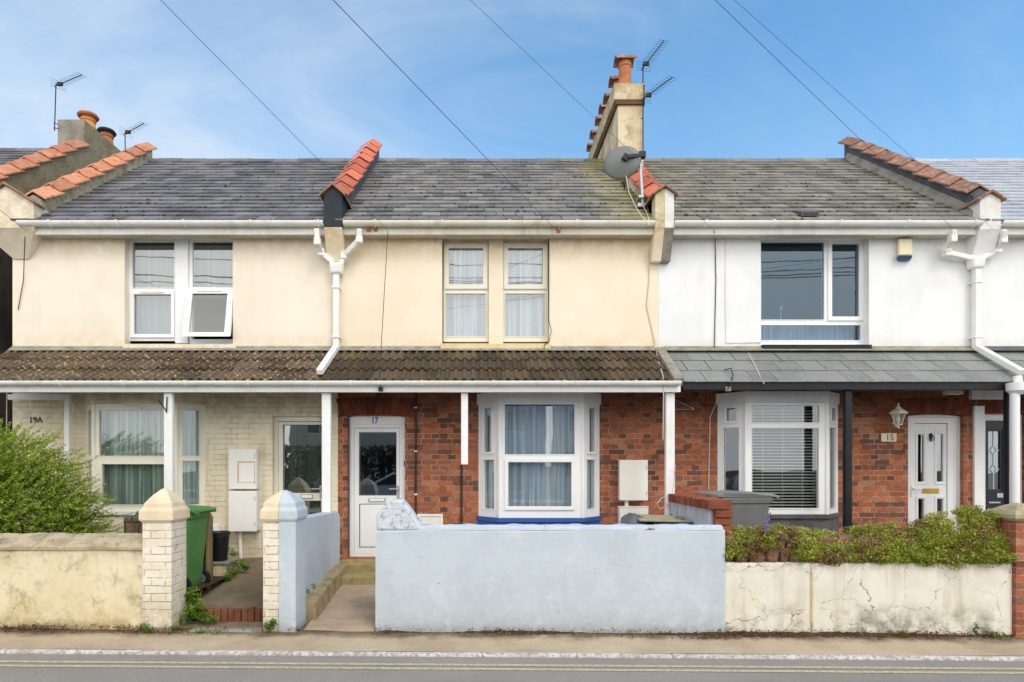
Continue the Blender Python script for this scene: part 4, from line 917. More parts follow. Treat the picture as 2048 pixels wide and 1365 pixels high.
# ------------------------------------------------------------------ porch canopies
CYF = 8.20                       # front of the canopies
CZF, CZB = Z(764, CYF), Z(703)   # lower and upper edge
CSL = math.atan2(CZB - CZF, YF - CYF)
def canopy_tiles(H, x0, x1, mat, seed):
    rd = random.Random(seed); cs, sn = math.cos(CSL), math.sin(CSL); L = (YF - CYF) / cs; n = 3; e = L / n
    m = MB(); per = .116; st = per / 8
    def hgt(x): t = ((x / per) % 1.0); return .030 * (math.sin(math.pi * t / .62) ** .8 if t < .62 else 0.0) + .003 * math.sin(t * 6.28)
    def pt(x, s, h): return (x, CYF + s * cs - h * sn, CZF + s * sn + h * cs)
    for r in range(n):
        xs = x0; off = rd.uniform(0, .3)
        while xs < x1:
            xe = min(xs + per * 3, x1); m.cur = rd.random(); dl = rd.uniform(-.006, .010); ds = rd.uniform(-.012, .012)
            k = max(2, int((xe - xs) / st + .5)); q = [xs + .001 + (xe - xs - .002) * i / k for i in range(k + 1)]
            s0, s1 = r * e - .02 + ds, (r + 1) * e + .03
            lo = [pt(x, s0, .034 + hgt(x) + dl) for x in q]; up_ = [pt(x, s1, .004 + hgt(x)) for x in q]; lip = [pt(x, s0, .012 + hgt(x) + dl) for x in q]; lip2 = [pt(x, s0 + .2, .002 + hgt(x)) for x in q]
            N = k + 1
            m.add(lo + up_ + lip + lip2, [(i, i + 1, N + i + 1, N + i) for i in range(k)] + [(2 * N + i, 2 * N + i + 1, i + 1, i) for i in range(k)] + [(3 * N + i, 3 * N + i + 1, 2 * N + i + 1, 2 * N + i) for i in range(k)])
            xs = xe
    m.cur = .1
    m.hexa([pt(x0, 0, -.05), pt(x1, 0, -.05), pt(x1, L, -.05), pt(x0, L, -.05), pt(x0, 0, -.004), pt(x1, 0, -.004), pt(x1, L, -.004), pt(x0, L, -.004)])
    return m.build('canopy_roof', mat, H, recalc=False, smooth=False)
def lead_strip(H, x0, x1, mat=LEAD):
    m = MB(); m.px([(YF - .10, CZB - .005), (YF - .012, CZB + .06), (YF - .001, CZB + .075), (YF - .001, CZB + .03), (YF - .02, CZB + .02)], x0, x1); return m.build('flashing', mat, H)
canopy_tiles(H19, -6.83, PX[1] - .06, CT19, 3); lead_strip(H19, -6.82, PX[1] - .01, CEMENT)
canopy_tiles(H17, PX[1] - .06, 2.55, CT17, 4); lead_strip(H17, PX[1], 2.55, CEMENT)
slates(H15, 2.70, PX[3] - .02, CSLATE, expo=.30, w=.315, y0=CYF, z0=CZF + .005, run=YF - CYF, rz=CSL, seed=91, name='canopy_roof', rear=False, jit=.25, th=.006)
slates(H13, PX[3] - .02, PX[4], CSLATE, expo=.30, w=.315, y0=CYF, z0=CZF + .005, run=YF - CYF, rz=CSL, seed=92, name='canopy_roof', rear=False, jit=.25, th=.006)
lead_strip(H15, 2.7, PX[3] - .03, CEMENT); lead_strip(H13, PX[3] - .02, PX[4], LEAD)
cs, sn = math.cos(CSL), math.sin(CSL)
def cpt(x, s, h): return (x, CYF + s * cs - h * sn, CZF + s * sn + h * cs)
Lc = (YF - CYF) / cs
MB().hexa([cpt(2.56, -.03, -.06), cpt(2.695, -.03, -.06), cpt(2.695, Lc, -.06), cpt(2.56, Lc, -.06), cpt(2.56, -.03, .075), cpt(2.695, -.03, .07), cpt(2.695, Lc, .07), cpt(2.56, Lc, .075)]).build('verge_board', CEMENT, H17, .01)
FZ0, FZ1 = Z(785, CYF), Z(766, CYF)
box('porch_beam', WOODWHITE, H19, -6.85, PX[1] - .07, CYF - .02, CYF + .06, FZ0 + .0, FZ1 + .02)
box('porch_beam', WOODWHITE, H17, PX[1] - .066, 2.66, CYF - .025, CYF + .06, FZ0, FZ1 + .02)
gutter(H19, -6.85, PX[1] - .12, CYF - .075, Z(764, CYF - .07), .048, GUTTER, off=.55, step=.82)
gutter(H17, PX[1] - .115, 2.64, CYF - .075, Z(764, CYF - .07), .048, GUTTER, off=.5, step=.93)
box('porch_beam', BLACKPAINT, H15, 2.70, PX[3] - .03, CYF - .0, CYF + .08, Z(780, CYF), Z(765, CYF))
box('porch_beam', BLACKPAINT, H13, PX[3] - .02, PX[4], CYF, CYF + .08, Z(780, CYF), Z(765, CYF))
box('drip_strip', CEMENT, H15, 2.70, PX[3] - .03, CYF - .03, CYF + .02, Z(765, CYF) + .001, Z(763, CYF) + .002, .002)
YP = 8.24
def post(H, px0, px1, mat, ztop, zbot, nm='porch_post', y=YP): return box(nm, mat, H, X(px0, y), X(px1, y), y, y + .075, zbot, ztop, .012)
post(H19, 327, 344.5, WOODWHITE, FZ0 - .001, .35)
post(H17, 643, 661, WOODWHITE, FZ0 - .001, .3)
post(H17, 1332, 1350, WOODWHITE, FZ0 - .001, .25)
post(H17, 922, 936, WOODWHITE, FZ0 - .001, Z(930, YP), 'post_stub')
post(H15, 1691, 1705, BLACKPAINT, Z(780, CYF) - .001, .4)
post(H13, 2015, 2034, BLACKPAINT, Z(780, CYF) - .001, .4)
# frame at the left end of the porch of 19
box('porch_end_beam', WOODWHITE, H19, X(15, 8.9), X(140, 8.9), 8.9, 8.96, Z(800, 8.9), Z(789, 8.9)); box('porch_end_post', WOODWHITE, H19, X(128, 8.9), X(138, 8.9), 8.9, 8.96, .3, Z(800, 8.9) - .001)
MB().tube([P(14, 785, 8.9), P(13, 860, 8.9)], .008, 6).build('cable_conduit', CABLEWHITE, H19)
# ------------------------------------------------------------------ rainwater pipes
def sqpipe(m, pts, w): 
    for a, b in zip(pts[:-1], pts[1:]): m.bar(a, b, w, w, (0, 1, 0) if abs((Vector(b) - Vector(a)).normalized().y) < .9 else (0, 0, 1))
def downpipe(label, hx, hy, left, right, x_end, bottom, mat=GUTTER):
    d = thing('downpipe', label, 'downpipe', P(hx, 697, 8.97), 'rainwater downpipes')
    m = MB(); x0, x1 = X(hx - 14.5, 8.95), X(hx + 15, 8.95); z0, z1 = Z(hy + 11, 8.95), Z(hy - 11, 8.95)
    m.hexa([(x0 + .02, 8.90, z0), (x1 - .02, 8.90, z0), (x1 - .02, 9.04, z0), (x0 + .02, 9.04, z0), (x0, 8.88, z1), (x1, 8.88, z1), (x1, 9.045, z1), (x0, 9.045, z1)]); m.build('hopper', mat, d, .035, seg=4)
    w = .085
    m = MB(); sqpipe(m, [P(hx, hy + 6, 8.97), P(hx, 697, 8.97)], w); m.build('pipe', mat, d, .008)
    for yy in (hy + 38, 675): box('clip', mat, d, X(hx - 8, 8.97), X(hx + 8, 8.97), 8.915, 9.045, Z(yy + 2, 8.97), Z(yy - 2, 8.97), .003)
    for path in (left, right):
        m = MB(); pts = [P(*q) for q in path]; sqpipe(m, pts, .07)
        for q in pts[1:-1]: m.box(q.x - .045, q.x + .045, q.y - .045, q.y + .045, q.z - .05, q.z + .05)
        m.build('branch_pipe', mat, d, .010)
    a = P(hx, 694, 8.97); s_ = cpt(X(x_end, 8.27), .08, .10); m = MB(); m.bar(a, s_, w, .075, (0, 0, 1)); m.build('shoe_pipe', mat, d, .008)
    return d
downpipe('white downpipe with hopper between the two cream houses, its foot slanting left over the tiles', 673, 538,
         [(634, 458, 8.79), (635, 484, 8.80), (643, 506, 8.94), (667, 526, 8.96)], [(719, 458, 8.79), (719, 480, 8.82), (688, 512, 8.95), (683, 528, 8.96)], 641, 752)
downpipe('white downpipe with hopper on the white houses, its foot slanting right over the slates', 1953, 527,
         [(1906, 460, 8.79), (1905, 478, 8.82), (1892, 498, 8.94), (1893, 506, 8.95), (1945, 518, 8.96)], [(2007, 460, 8.79), (2005, 480, 8.85), (1994, 500, 8.95), (1962, 517, 8.96)], 2036, 752)
dp = thing('porch_downpipe', 'white round hopper and pipe by the black porch post at the far right', 'downpipe', P(2031, 1010, 8.15))
m = MB(); q = P(2034, 779, 8.1); m.lathe([(.06, -.07), (.115, -.02), (.12, .08), (.10, .085)], q.x, q.y, 20, q.z); smooth_angle(m.build('hopper', UPVC, dp))
m = MB(); m.tube([(q.x - .03, q.y, .3), (q.x - .03, q.y, q.z - .05)], .055, 14); smooth_angle(m.build('pipe', UPVC, dp)); m = MB(); m.tube([(q.x + .02, q.y, q.z + .05), (q.x + .02, q.y + .02, q.z + .17)], .05, 12); smooth_angle(m.build('inlet_pipe', UPVC, dp))
# ------------------------------------------------------------------ things fixed to the fronts
def meter(label, px0, px1, py0, py1, mat, g, dep=.13, y=YF, hinge=1):
    yf = y - dep; x0, x1, z0, z1 = X(px0, yf), X(px1, yf), Z(py1, yf), Z(py0, yf)
    t = thing('meter_box', label, 'meter box', ((x0 + x1) / 2, y, z0), g)
    box('housing', mat, t, x0, x1, yf + .016, y - .001, z0, z1, .01)
    box('cover', mat, t, x0 - .004, x1 - .0, yf, yf + .0145, z0 - .004, z1 + .004, .006)
    m = MB(); m.lathe([(.012, 0), (.012, .004)], 0, 0, 10); o = m.build('lock', BLACKPLASTIC, t); o.rotation_euler = (R(90), 0, 0); o.location = Vector((x0 + .045, yf - .0005, (z0 + z1) / 2 + .02)) - t.location
    for zz in (z0 + (z1 - z0) * .18, z0 + (z1 - z0) * .82): box('hinge', GREYLID, t, x1 - .028, x1 - .02, yf - .004, yf - .0005, zz - .03, zz + .03, .001)
    return t, (x0, x1, yf, z0, z1)
t, b = meter('upper white meter box with a rusty rectangle on the cream brick wall', 457, 513, 899, 978, METERBOX, 'meter boxes')
m = MB(); m.holes(X(475, b[2]), X(510, b[2]), Z(966, b[2]), Z(923, b[2]), [(X(477.5, b[2]), X(509, b[2]), Z(965, b[2]), Z(926, b[2]))], b[2] - .003, b[2] - .0005); m.build('rust_mark', RUSTMARK, t)
t, b = meter('lower white meter box on the cream brick wall, under the one with the rust mark', 457, 513, 983, 1063, METERBOX, 'meter boxes', dep=.17)
MB().tube([(X(482), YF - .04, b[3] + .05), (X(484), YF - .04, .40)], .026, 10).build('service_pipe', METERCREAM, t)
t, b = meter('single off-white meter box on red brick right of the middle bay window', 1240, 1296, 921, 1001, METERCREAM, 'meter boxes')
MB().tube([(X(1252), YF - .04, b[3] + .03), (X(1252), YF - .04, .9)], .028, 10).build('service_pipe', METERCREAM, t)
t = thing('pipe_cover', 'low white box on red brick just under the off-white meter box', 'pipe cover', (X(1266), YF, .6)); box('cover', METERBOX, t, X(1239, 8.93), X(1297, 8.93), 8.93, YF - .001, .6, Z(1016, 8.93), .008); box('top_lip', METERBOX, t, X(1238, 8.92), X(1298, 8.92), 8.922, YF - .001, Z(1016, 8.93) + .001, Z(1013.5, 8.93), .004)
box('wall_vent', UPVC, tag(thing('wall_vent', 'small white vent low on cream brick left of the meter boxes', 'vent', (X(427), YF, Z(1058))), 'small white vent low on cream brick left of the meter boxes', 'vent'), X(417), X(440), YF - .03, YF - .001, Z(1062), Z(1050), .004)
# alarm box
t = thing('alarm_box', 'cream alarm box with dark blue base high on the white wall', 'alarm box', P(1811, 516, YF))
MB().hexa([(X(1797, 8.95), 8.95, Z(511, 8.95)), (X(1826, 8.95), 8.95, Z(511, 8.95)), (X(1826, 9), YF - .001, Z(511, 8.95)), (X(1797, 9), YF - .001, Z(511, 8.95)), (X(1798, 8.97), 8.965, Z(476, 8.95)), (X(1825, 8.97), 8.965, Z(476, 8.95)), (X(1826, 9), YF - .001, Z(475, 8.95)), (X(1797, 9), YF - .001, Z(475, 8.95))]).build('cover', ALARMC, t, .02)
MB().hexa([(X(1800, 8.96), 8.965, Z(518, 8.95)), (X(1823, 8.96), 8.965, Z(518, 8.95)), (X(1824, 9), YF - .001, Z(518, 8.95)), (X(1799, 9), YF - .001, Z(518, 8.95)), (X(1797.5, 8.95), 8.952, Z(511.5, 8.95)), (X(1825.5, 8.95), 8.952, Z(511.5, 8.95)), (X(1826, 9), YF - .001, Z(511.5, 8.95)), (X(1797, 9), YF - .001, Z(511.5, 8.95))]).build('strobe_base', plain('dark_blue_plastic', c(44, 74, 112), .3), t, .008)
# wall lantern
t = thing('wall_lantern', 'cream wall lantern with glass sides on red brick beside the white door', 'lantern', P(1781, 848, YF))
lx, lz, ly = X(1793, 8.9), Z(853, 8.9), 8.86
m = MB(); m.lathe([(.05, 0), (.055, .02), (.04, .05)], 0, 0, 16); o = m.build('wall_plate', UPVCOLD, t); o.rotation_euler = (R(90), 0, 0); o.location = Vector((X(1781), YF - .001, Z(846))) - t.location; smooth_angle(o)
MB().tube([(X(1781), YF - .04, Z(846)), (X(1783), 8.93, Z(852)), (X(1789, 8.9), ly, Z(851, ly) - .01), (lx, ly, lz + .02)], .014, 8).build('arm', UPVCOLD, t)
m = MB(); r0, r1, h = .045, .092, .16; zb_ = lz + .02
for k in range(6):
    a = k * math.pi / 3; m.tube([(lx + r0 * math.cos(a), ly + r0 * math.sin(a), zb_), (lx + r1 * math.cos(a), ly + r1 * math.sin(a), zb_ + h)], .006, 5)
m.lathe([(.012, -.05), (.018, -.03), (.012, -.015), (r0 * 1.1, -.005), (r0 * 1.15, .008)], lx, ly, 12, zb_); m.build('cage', UPVCOLD, t)
m = MB(); m.lathe([(.125, h - .004), (.122, h + .012), (.07, h + .055), (.035, h + .07), (.038, h + .085), (.016, h + .1), (.014, h + .125), (.004, h + .16)], lx, ly, 6, zb_); m.build('cap', UPVCOLD, t)
m = MB(); m.lathe([(r0 * .97, .002), (r1 * .96, h - .006)], lx, ly, 6, zb_); m.build('glass', glassmat('lantern_glass', .15, (.85, .85, .80, 1)), t, recalc=False)
m = MB(); m.lathe([(.014, .01), (.022, .05), (.026, .09), (.01, .12)], lx, ly, 10, zb_); smooth_angle(m.build('bulb', UPVC, t))
# number plaque 15, number 19A
t = thing('number_plaque', 'cream stone plaque reading 15 on red brick below the lantern', 'plaque', P(1776, 884, YF)); box('plaque', NUMSTONE, t, X(1761), X(1791.5), YF - .022, YF - .001, Z(884), Z(867), .006)
text_mesh('number', '15', .125, (X(1777.5), YF - .024, Z(876)), NUMTAN, t, .003)
t = thing('number_sign', 'dark figures 19A fixed to cream painted brick above the green shrub', 'house number', P(72, 850, YF)); text_mesh('number', '19A', .12, (X(72), YF - .006, Z(841)), NUMDARK, t, .004)
text_mesh('meter_number', '19', .05, (X(516.3), YF - .06, Z(903)), NUMDARK, t, .001)
COL.objects.unlink(bpy.data.objects['meter_number']); bpy.data.objects.remove(bpy.data.objects['meter_number'])
# bracket on the porch post
t = thing('hanging_bracket', 'small black iron hanging bracket on the white porch post at the left', 'bracket', P(336, 828, YP)); yb_ = YP - .012
m = MB(); m.bar(P(334, 794, yb_), P(333, 826, yb_), .014, .010, (0, 1, 0)); m.bar(P(333, 823, yb_), P(318, 802, yb_ - .12), .012, .010, (0, 1, 0)); m.build('bracket', DARKMETAL, t)
# bulkhead light
t = thing('porch_light', 'pale bulkhead light under the dark porch beam above the white door', 'light', P(1906, 792, 8.6)); box('diffuser', plain('pale_diffuser', c(226, 216, 186), .5), t, X(1889, 8.75), X(1923, 8.75), 8.7, 8.8, Z(790, 8.75), Z(781, 8.75), .015)
# ------------------------------------------------------------------ front walls
def jitter_box(m, x0, x1, y0, y1, zb, zt0, zt1, nx=24, wob=.006, seed=1, zfoot=None):
    """long wall built as a lofted section with a slightly uneven top and rounded arris"""
    rd = random.Random(seed); ph = rd.random() * 6; vs = []; nsec = 8
    for i in range(nx + 1):
        k = i / nx; x = x0 + (x1 - x0) * k; w1 = wob * (math.sin(x * 3.1 + ph) + .6 * math.sin(x * 7.7 + ph * 2)); w2 = wob * math.sin(x * 4.3 + ph * 3)
        zt = zt0 + (zt1 - zt0) * k; zz = (zfoot(x) if zfoot else zb); r = .02
        vs += [(x, y0 + w2 * .5, zz), (x, y0 + w2 * .5, (zz + zt) / 2), (x, y0 + w2 * .4, zt - r + w1), (x, y0 + r + w2 * .4, zt + w1), (x, y1 - r, zt + w1 * .7), (x, y1, zt - r + w1 * .7), (x, y1, (zz + zt) / 2), (x, y1, zz)]
    fs = [tuple(range(nsec)), tuple(range(nx * nsec, nx * nsec + nsec))[::-1]]
    for i in range(nx):
        for j in range(nsec): fs.append((i * nsec + j, (i + 1) * nsec + j, (i + 1) * nsec + (j + 1) % nsec, i * nsec + (j + 1) % nsec))
    return m.add(vs, fs)
YW = 6.56
# left cream wall
t = thing('garden_wall', 'stained cream garden wall with sloping cement coping at the left edge', 'garden wall', (-4.6, YW, .03))
o = jitter_box(MB(), -7.4, X(288, YW), YW, YW + .24, 0, .89, .88, 30, .005, 3, lambda x: gz(x) - .06).build('wall', CREAMWALL, t)
m = MB(); n = 40; vs = []
for i in range(n + 1):
    xx = -7.4 + (X(287, YW) + 7.4) * i / n; w1 = .005 * math.sin(xx * 9) + .004 * math.sin(xx * 23)
    vs += [(xx, YW - .015 + w1 * .6, .872), (xx, YW - .02 + w1 * .6, .905 + w1), (xx, YW + .02, .935 + w1), (xx, YW + .15, .995 + w1 * 1.4), (xx, YW + .23, 1.025 + w1), (xx, YW + .26, .90)]
m.add(vs, [(i * 6 + j, (i + 1) * 6 + j, (i + 1) * 6 + (j + 1) % 6, i * 6 + (j + 1) % 6) for i in range(n) for j in range(6)] + [tuple(range(6)), tuple(range(n * 6, n * 6 + 6))[::-1]])
smooth_angle(m.build('coping', COPINGCEM, t), 50)
def pyramid_cap(m, x0, x1, y0, y1, z0, z1, z2, zp, ov=.04):
    xm, ym_ = (x0 + x1) / 2, (y0 + y1) / 2
    def ring(o, z): return [(x0 - o, y0 - o, z), (x1 + o, y0 - o, z), (x1 + o, y1 + o, z), (x0 - o, y1 + o, z)]
    def ringr(f, z): return [(xm + (x0 - xm) * f, ym_ + (y0 - ym_) * f, z), (xm + (x1 - xm) * f, ym_ + (y0 - ym_) * f, z), (xm + (x1 - xm) * f, ym_ + (y1 - ym_) * f, z), (xm + (x0 - xm) * f, ym_ + (y1 - ym_) * f, z)]
    rs = [ring(0, z0 - .02), ring(ov * .6, z0), ring(ov, z0 + .015), ring(ov, z1), ring(.0, z1 + .035), ring(-.005, z2), ringr(.55, z2 + (zp - z2) * .58), ringr(.2, z2 + (zp - z2) * .93), ringr(.05, zp)]
    vs = [q for r in rs for q in r]; fs = [(3, 2, 1, 0), tuple(range(len(vs) - 4, len(vs)))]
    for i in range(len(rs) - 1):
        for k in range(4): fs.append((i * 4 + k, i * 4 + (k + 1) % 4, (i + 1) * 4 + (k + 1) % 4, (i + 1) * 4 + k))
    return m.add(vs, fs)
# left pier
x0, x1 = X(286, YW - .03), X(344, YW - .03); y0 = YW - .04; y1 = y0 + .33
t = thing('gate_pier', 'cream painted brick gate pier with pyramid cap at the left of the green bin', 'gate pier', ((x0 + x1) / 2, y0 + .16, 0), 'gate piers')
jitter_box(MB(), x0, x1, y0, y1, -.06, Z(1041, y0), Z(1041, y0), 10, .004, 8).build('shaft', PIERBRICK, t)
PIERCAP = surf('painted_cement_cap', c(232, 214, 186), c(212, 190, 158), 5, .7, bump=.5, bscale=26, bdist=.01, blotch=(c(140, 110, 84), 8, .60, .68, .6))
pyramid_cap(MB(), x0, x1, y0, y1, Z(1043, y0), Z(1022, y0), Z(1008, y0), 1.52, .03).build('cap', PIERCAP, t, .012)
# shared pier: cream half and blue half
x0, x1, xs = X(526, YW - .03), X(592, YW - .03), X(558.5, YW - .03); y0 = YW - .04; y1 = y0 + .37
t = thing('gate_pier', 'gate pier painted half cream and half pale blue between two gateways', 'gate pier', ((x0 + x1) / 2, y0 + .18, 0), 'gate piers')
jitter_box(MB(), x0, xs - .0005, y0 + .012, y1, -.06, Z(1040, y0), Z(1040, y0), 6, .003, 5).build('cream_half', PIERBRICK, t)
jitter_box(MB(), xs + .0005, x1, y0, y1 + .01, -.0, Z(1040, y0), Z(1040, y0), 6, .003, 6, lambda x: .0).build('blue_half', BLUE, t)
box('pier_foot', RUBBLE, t, xs + .02, x1 - .02, y0 + .03, y1, -.08, .002, .01)
def halfcap(left, mat, nm):
    m = MB(); pyramid_cap(m, x0, x1, y0, y1, Z(1041, y0), Z(1022, y0), Z(1006, y0), 1.50, .022)
    o = m.build(nm, mat, t)
    bm = bmesh.new(); bm.from_mesh(o.data); lx_ = xs - t.location.x
    bmesh.ops.bisect_plane(bm, geom=bm.verts[:] + bm.edges[:] + bm.faces[:], plane_co=(lx_, 0, 0), plane_no=(1, 0, 0), clear_outer=left, clear_inner=not left)
    bmesh.ops.holes_fill(bm, edges=[e for e in bm.edges if e.is_boundary]); bm.to_mesh(o.data); bm.free()
    b_ = o.modifiers.new('Bevel', 'BEVEL'); b_.width = .012; b_.segments = 2; b_.limit_method = 'ANGLE'; b_.angle_limit = R(30)
    return o
halfcap(True, PIERCAP, 'cream_cap_half'); halfcap(False, BLUE, 'blue_cap_half')
# blue side wall with its kerb
t = thing('garden_side_wall', 'pale blue side wall running back from the half blue pier to the house', 'garden wall', (-1.98, 7.7, .2))
m = MB(); wx0, wx1 = -2.10, X(607, 6.93)
ny = 14; vs = []
for i in range(ny + 1):
    y = 6.905 + (8.72 - 6.905) * i / ny; w = .006 * math.sin(y * 6); zt = 1.185 - .06 * i / ny + (-.05 if i == ny else 0); zb_ = .12 + .27 * i / ny
    vs += [(wx0, y, zb_), (wx1 + w, y, zb_), (wx1 + w, y, zt - .02), (wx1 - .03, y, zt), (wx0 + .03, y, zt), (wx0, y, zt - .02)]
m.add(vs, [(i * 6 + j, (i + 1) * 6 + j, (i + 1) * 6 + (j + 1) % 6, i * 6 + (j + 1) % 6) for i in range(ny) for j in range(6)] + [tuple(range(6)), tuple(range(ny * 6, ny * 6 + 6))[::-1]])
m.build('wall', BLUE, t)
kerb = MB(); kerb.hexa([(-2.05, 6.9, -.05), (-1.80, 6.9, -.05), (-1.80, 8.5, .1), (-2.05, 8.5, .1), (-2.05, 6.9, .25), (-1.83, 6.9, .24), (-1.83, 8.5, .40), (-2.05, 8.5, .41)])
tag(kerb.build('path_kerb', KERBC, None, .02), 'mossy concrete kerb along the foot of the pale blue side wall', 'kerb')
# steps to door 17
t = thing('door_steps', 'two mossy concrete steps up to the white door of the middle house', 'steps', (-1.4, 8.6, .2))
box('step', STEPC, t, -2.02, -.85, 8.62, 9.11, .1, .385, .02); box('step', STEPC, t, -1.86, -.85, 8.26, 8.62, .0, .285, .025)
# blue front wall
bx0, bx1 = X(751, YW), X(1450, YW)
t = thing('garden_wall', 'long pale blue front wall with a rough domed end in front of the middle house', 'garden wall', ((bx0 + bx1) / 2, YW, 0))
jitter_box(MB(), bx0, bx1, YW, YW + .23, 0, 1.085, 1.09, 60, .004, 12, lambda x: gz(x) - .05).build('wall', BLUE, t)
m = MB(); n = 60; vs = []
for i in range(n + 1):
    xx = X(838, YW) + (bx1 - .02 - X(838, YW)) * i / n; w1 = .006 * math.sin(xx * 11) + .005 * math.sin(xx * 27 + 1)
    vs += [(xx, YW + .004, 1.08), (xx, YW + .006, 1.112 + w1), (xx, YW + .05, 1.128 + w1), (xx, YW + .19, 1.125 - w1), (xx, YW + .225, 1.105 - w1), (xx, YW + .228, 1.07)]
m.add(vs, [(i * 6 + j, (i + 1) * 6 + j, (i + 1) * 6 + (j + 1) % 6, i * 6 + (j + 1) % 6) for i in range(n) for j in range(6)] + [tuple(range(6)), tuple(range(n * 6, n * 6 + 6))[::-1]])
smooth_angle(m.build('coping', BLUECOPE, t), 50)
m = MB(); px_ = [(752, 1062), (752, 1032), (760, 1020), (773, 1008), (787, 999), (797, 997), (806, 1002), (818, 1016), (830, 1034), (840, 1045), (842, 1062)]
rd = random.Random(5); rings = []
for (yy, f) in ((YW - .004, .97), (YW + .04, 1.0), (YW + .19, 1.0), (YW + .235, .95)):
    rings.append([(X(796 + (a - 796) * f, YW) + 0, yy, 1.05 + (Z(b, YW) - 1.05) * f) for (a, b) in px_])
N = len(px_); vs = [q for r in rings for q in r]; fs = [tuple(range(N)), tuple(range(3 * N, 4 * N))[::-1]] + [(i * N + j, i * N + (j + 1) % N, (i + 1) * N + (j + 1) % N, (i + 1) * N + j) for i in range(3) for j in range(N)]
m.add(vs, fs); o = m.build('domed_end', BLUEROUGH, t, .03, seg=3); smooth_angle(o, 60)
# dividing wall between 17 and 15
t = thing('dividing_wall', 'brick-topped dividing wall painted pale blue on one side beside the grey bin', 'garden wall', (2.62, 7.4, .2))
box('wall', surf('peeling_blue_paint', c(196, 208, 222), c(178, 190, 204), 4, .7, bump=.4, streak=(c(120, 96, 76), .7), foot=[(1.1, 1.3, c(150, 110, 84), .7)]), t, 2.52, 2.73, 6.80, 8.3, .1, 1.285, .01)
m = MB(); yy = 6.72; rd = random.Random(4)
while yy < 8.1: m.cur = rd.random(); m.box(2.49 + rd.uniform(-.008, .008), 2.75, yy + .006, yy + .07, 1.287, 1.39 + rd.uniform(-.01, .008)); yy += .076
for k in range(5): m.cur = rd.random(); m.box(2.56, 2.74, 6.70 + rd.uniform(-.01, .01), 6.80, .87 + .083 * k, .945 + .083 * k)
m.build('brick_coping', surf('loose_red_brick', c(150, 84, 60), c(116, 68, 52), 8, .8, tint=.6, bump=.8, blotch=(c(92, 76, 48), 9, .55, .68, .6)), t, .008)
# right cream wall with sandstone top
rx1 = X(2026, YW)
t = thing('garden_wall', 'cracked cream retaining wall topped with red stones and plants at the right', 'garden wall', (4.2, YW, 0))
jitter_box(MB(), bx1 + .003, rx1, YW + .01, YW + .3, 0, .735, .745, 50, .004, 21, lambda x: gz(x) - .05).build('wall', CRACK, t)
m = MB(); m.tube([(X(1624, YW), YW + .004, -.02), (X(1625, YW), YW + .004, .72)], .014, 8); m.build('cable_conduit', CREAMWALL, t)
rd = random.Random(14); xx = bx1 + .02
def rock(m, cx_, cy_, cz_, sx, sy, sz, rd):
    vs = []; n = 8
    for j, (f, zz) in enumerate(((.75, -1), (1.0, -.5), (1.0, .3), (.8, .8), (.3, 1.0))):
        for k in range(n):
            a = 2 * math.pi * k / n; e = rd.uniform(.82, 1.12); vs.append((cx_ + sx * f * e * math.copysign(abs(math.cos(a)) ** .6, math.cos(a)), cy_ + sy * f * e * math.copysign(abs(math.sin(a)) ** .6, math.sin(a)), cz_ + sz * zz + rd.uniform(-.012, .012)))
    m.add(vs, [tuple(range(n))[::-1], tuple(range(4 * n, 5 * n))] + [(i * n + k, i * n + (k + 1) % n, (i + 1) * n + (k + 1) % n, (i + 1) * n + k) for i in range(4) for k in range(n)])
for row, (zb_, hh, yo) in enumerate(((.73, .085, .13), (.86, .07, .2))):
    xx = bx1 + .02
    while xx < rx1 - .08:
        w = rd.uniform(.05, .12); h = hh * rd.uniform(.8, 1.25); m = MB(); m.cur = rd.random()
        rock(m, xx + w, YW + yo + rd.uniform(-.03, .04), zb_ + h * .9, w, .10, h, rd); m.build('stone', SANDSTONE, t); xx += 2 * w * .96
box('soil_bed', SOIL, t, bx1 + .05, rx1, YW + .28, YW + .7, .3, .95, .03)
# brick pier at far right
t = thing('gate_pier', 'red brick pier with weathered stone cap at the right edge', 'gate pier', (X(2050, YW), YW + .15, 0), 'gate piers')
x0, x1, y0 = X(2027, YW), X(2027, YW) + .36, YW - .03
jitter_box(MB(), x0, x1, y0, y0 + .36, -.08, Z(1040, y0), Z(1040, y0), 6, .003, 31).build('shaft', BRICK, t)
pyramid_cap(MB(), x0, x1, y0, y0 + .36, Z(1040, y0), Z(1030, y0), Z(1024, y0), 1.36, .035).build('cap', COPINGCEM, t, .012)
# garden 19: low rubble wall, step, tub block
t = thing('rubble_wall', 'low brown block wall across the yard behind the green bin', 'low wall', (-3.8, 7.75, .3))
box('wall', RUBBLE, t, X(246, 7.72), X(416, 7.72), 7.72, 7.88, .2, 1.12, .015); box('end_post', surf('bare_timber_post', c(150, 126, 92), c(120, 100, 72), 6, .7), t, X(411, 7.6), X(418, 7.6), 7.60, 7.70, .2, 1.16, .008)
t = thing('low_block', 'short rendered block carrying the black tub', 'block', (X(436, 8), 8.0, .3)); box('block', CREAMWALL, t, X(418, 7.95), X(452, 7.95), 7.95, 8.3, .25, .485, .012); box('slab', CEMENT, t, X(416, 7.93), X(456, 7.93), 7.93, 8.32, .486, .515, .008)
m = MB(); rd = random.Random(8); xx = X(405, 6.93)
while xx < X(530, 6.93): m.cur = rd.random(); m.box(xx, xx + .068, 6.88 + rd.uniform(-.01, .01), 6.99, .0, .17 + rd.uniform(-.008, .006)); xx += .075
tag(m.build('brick_step', surf('mossy_step_brick', c(130, 84, 60), c(94, 66, 48), 8, .8, tint=.6, bump=.7, blotch=(c(86, 82, 40), 8, .52, .66, .6)), None, .008), 'worn red brick-on-edge step at the foot of the left path', 'step')
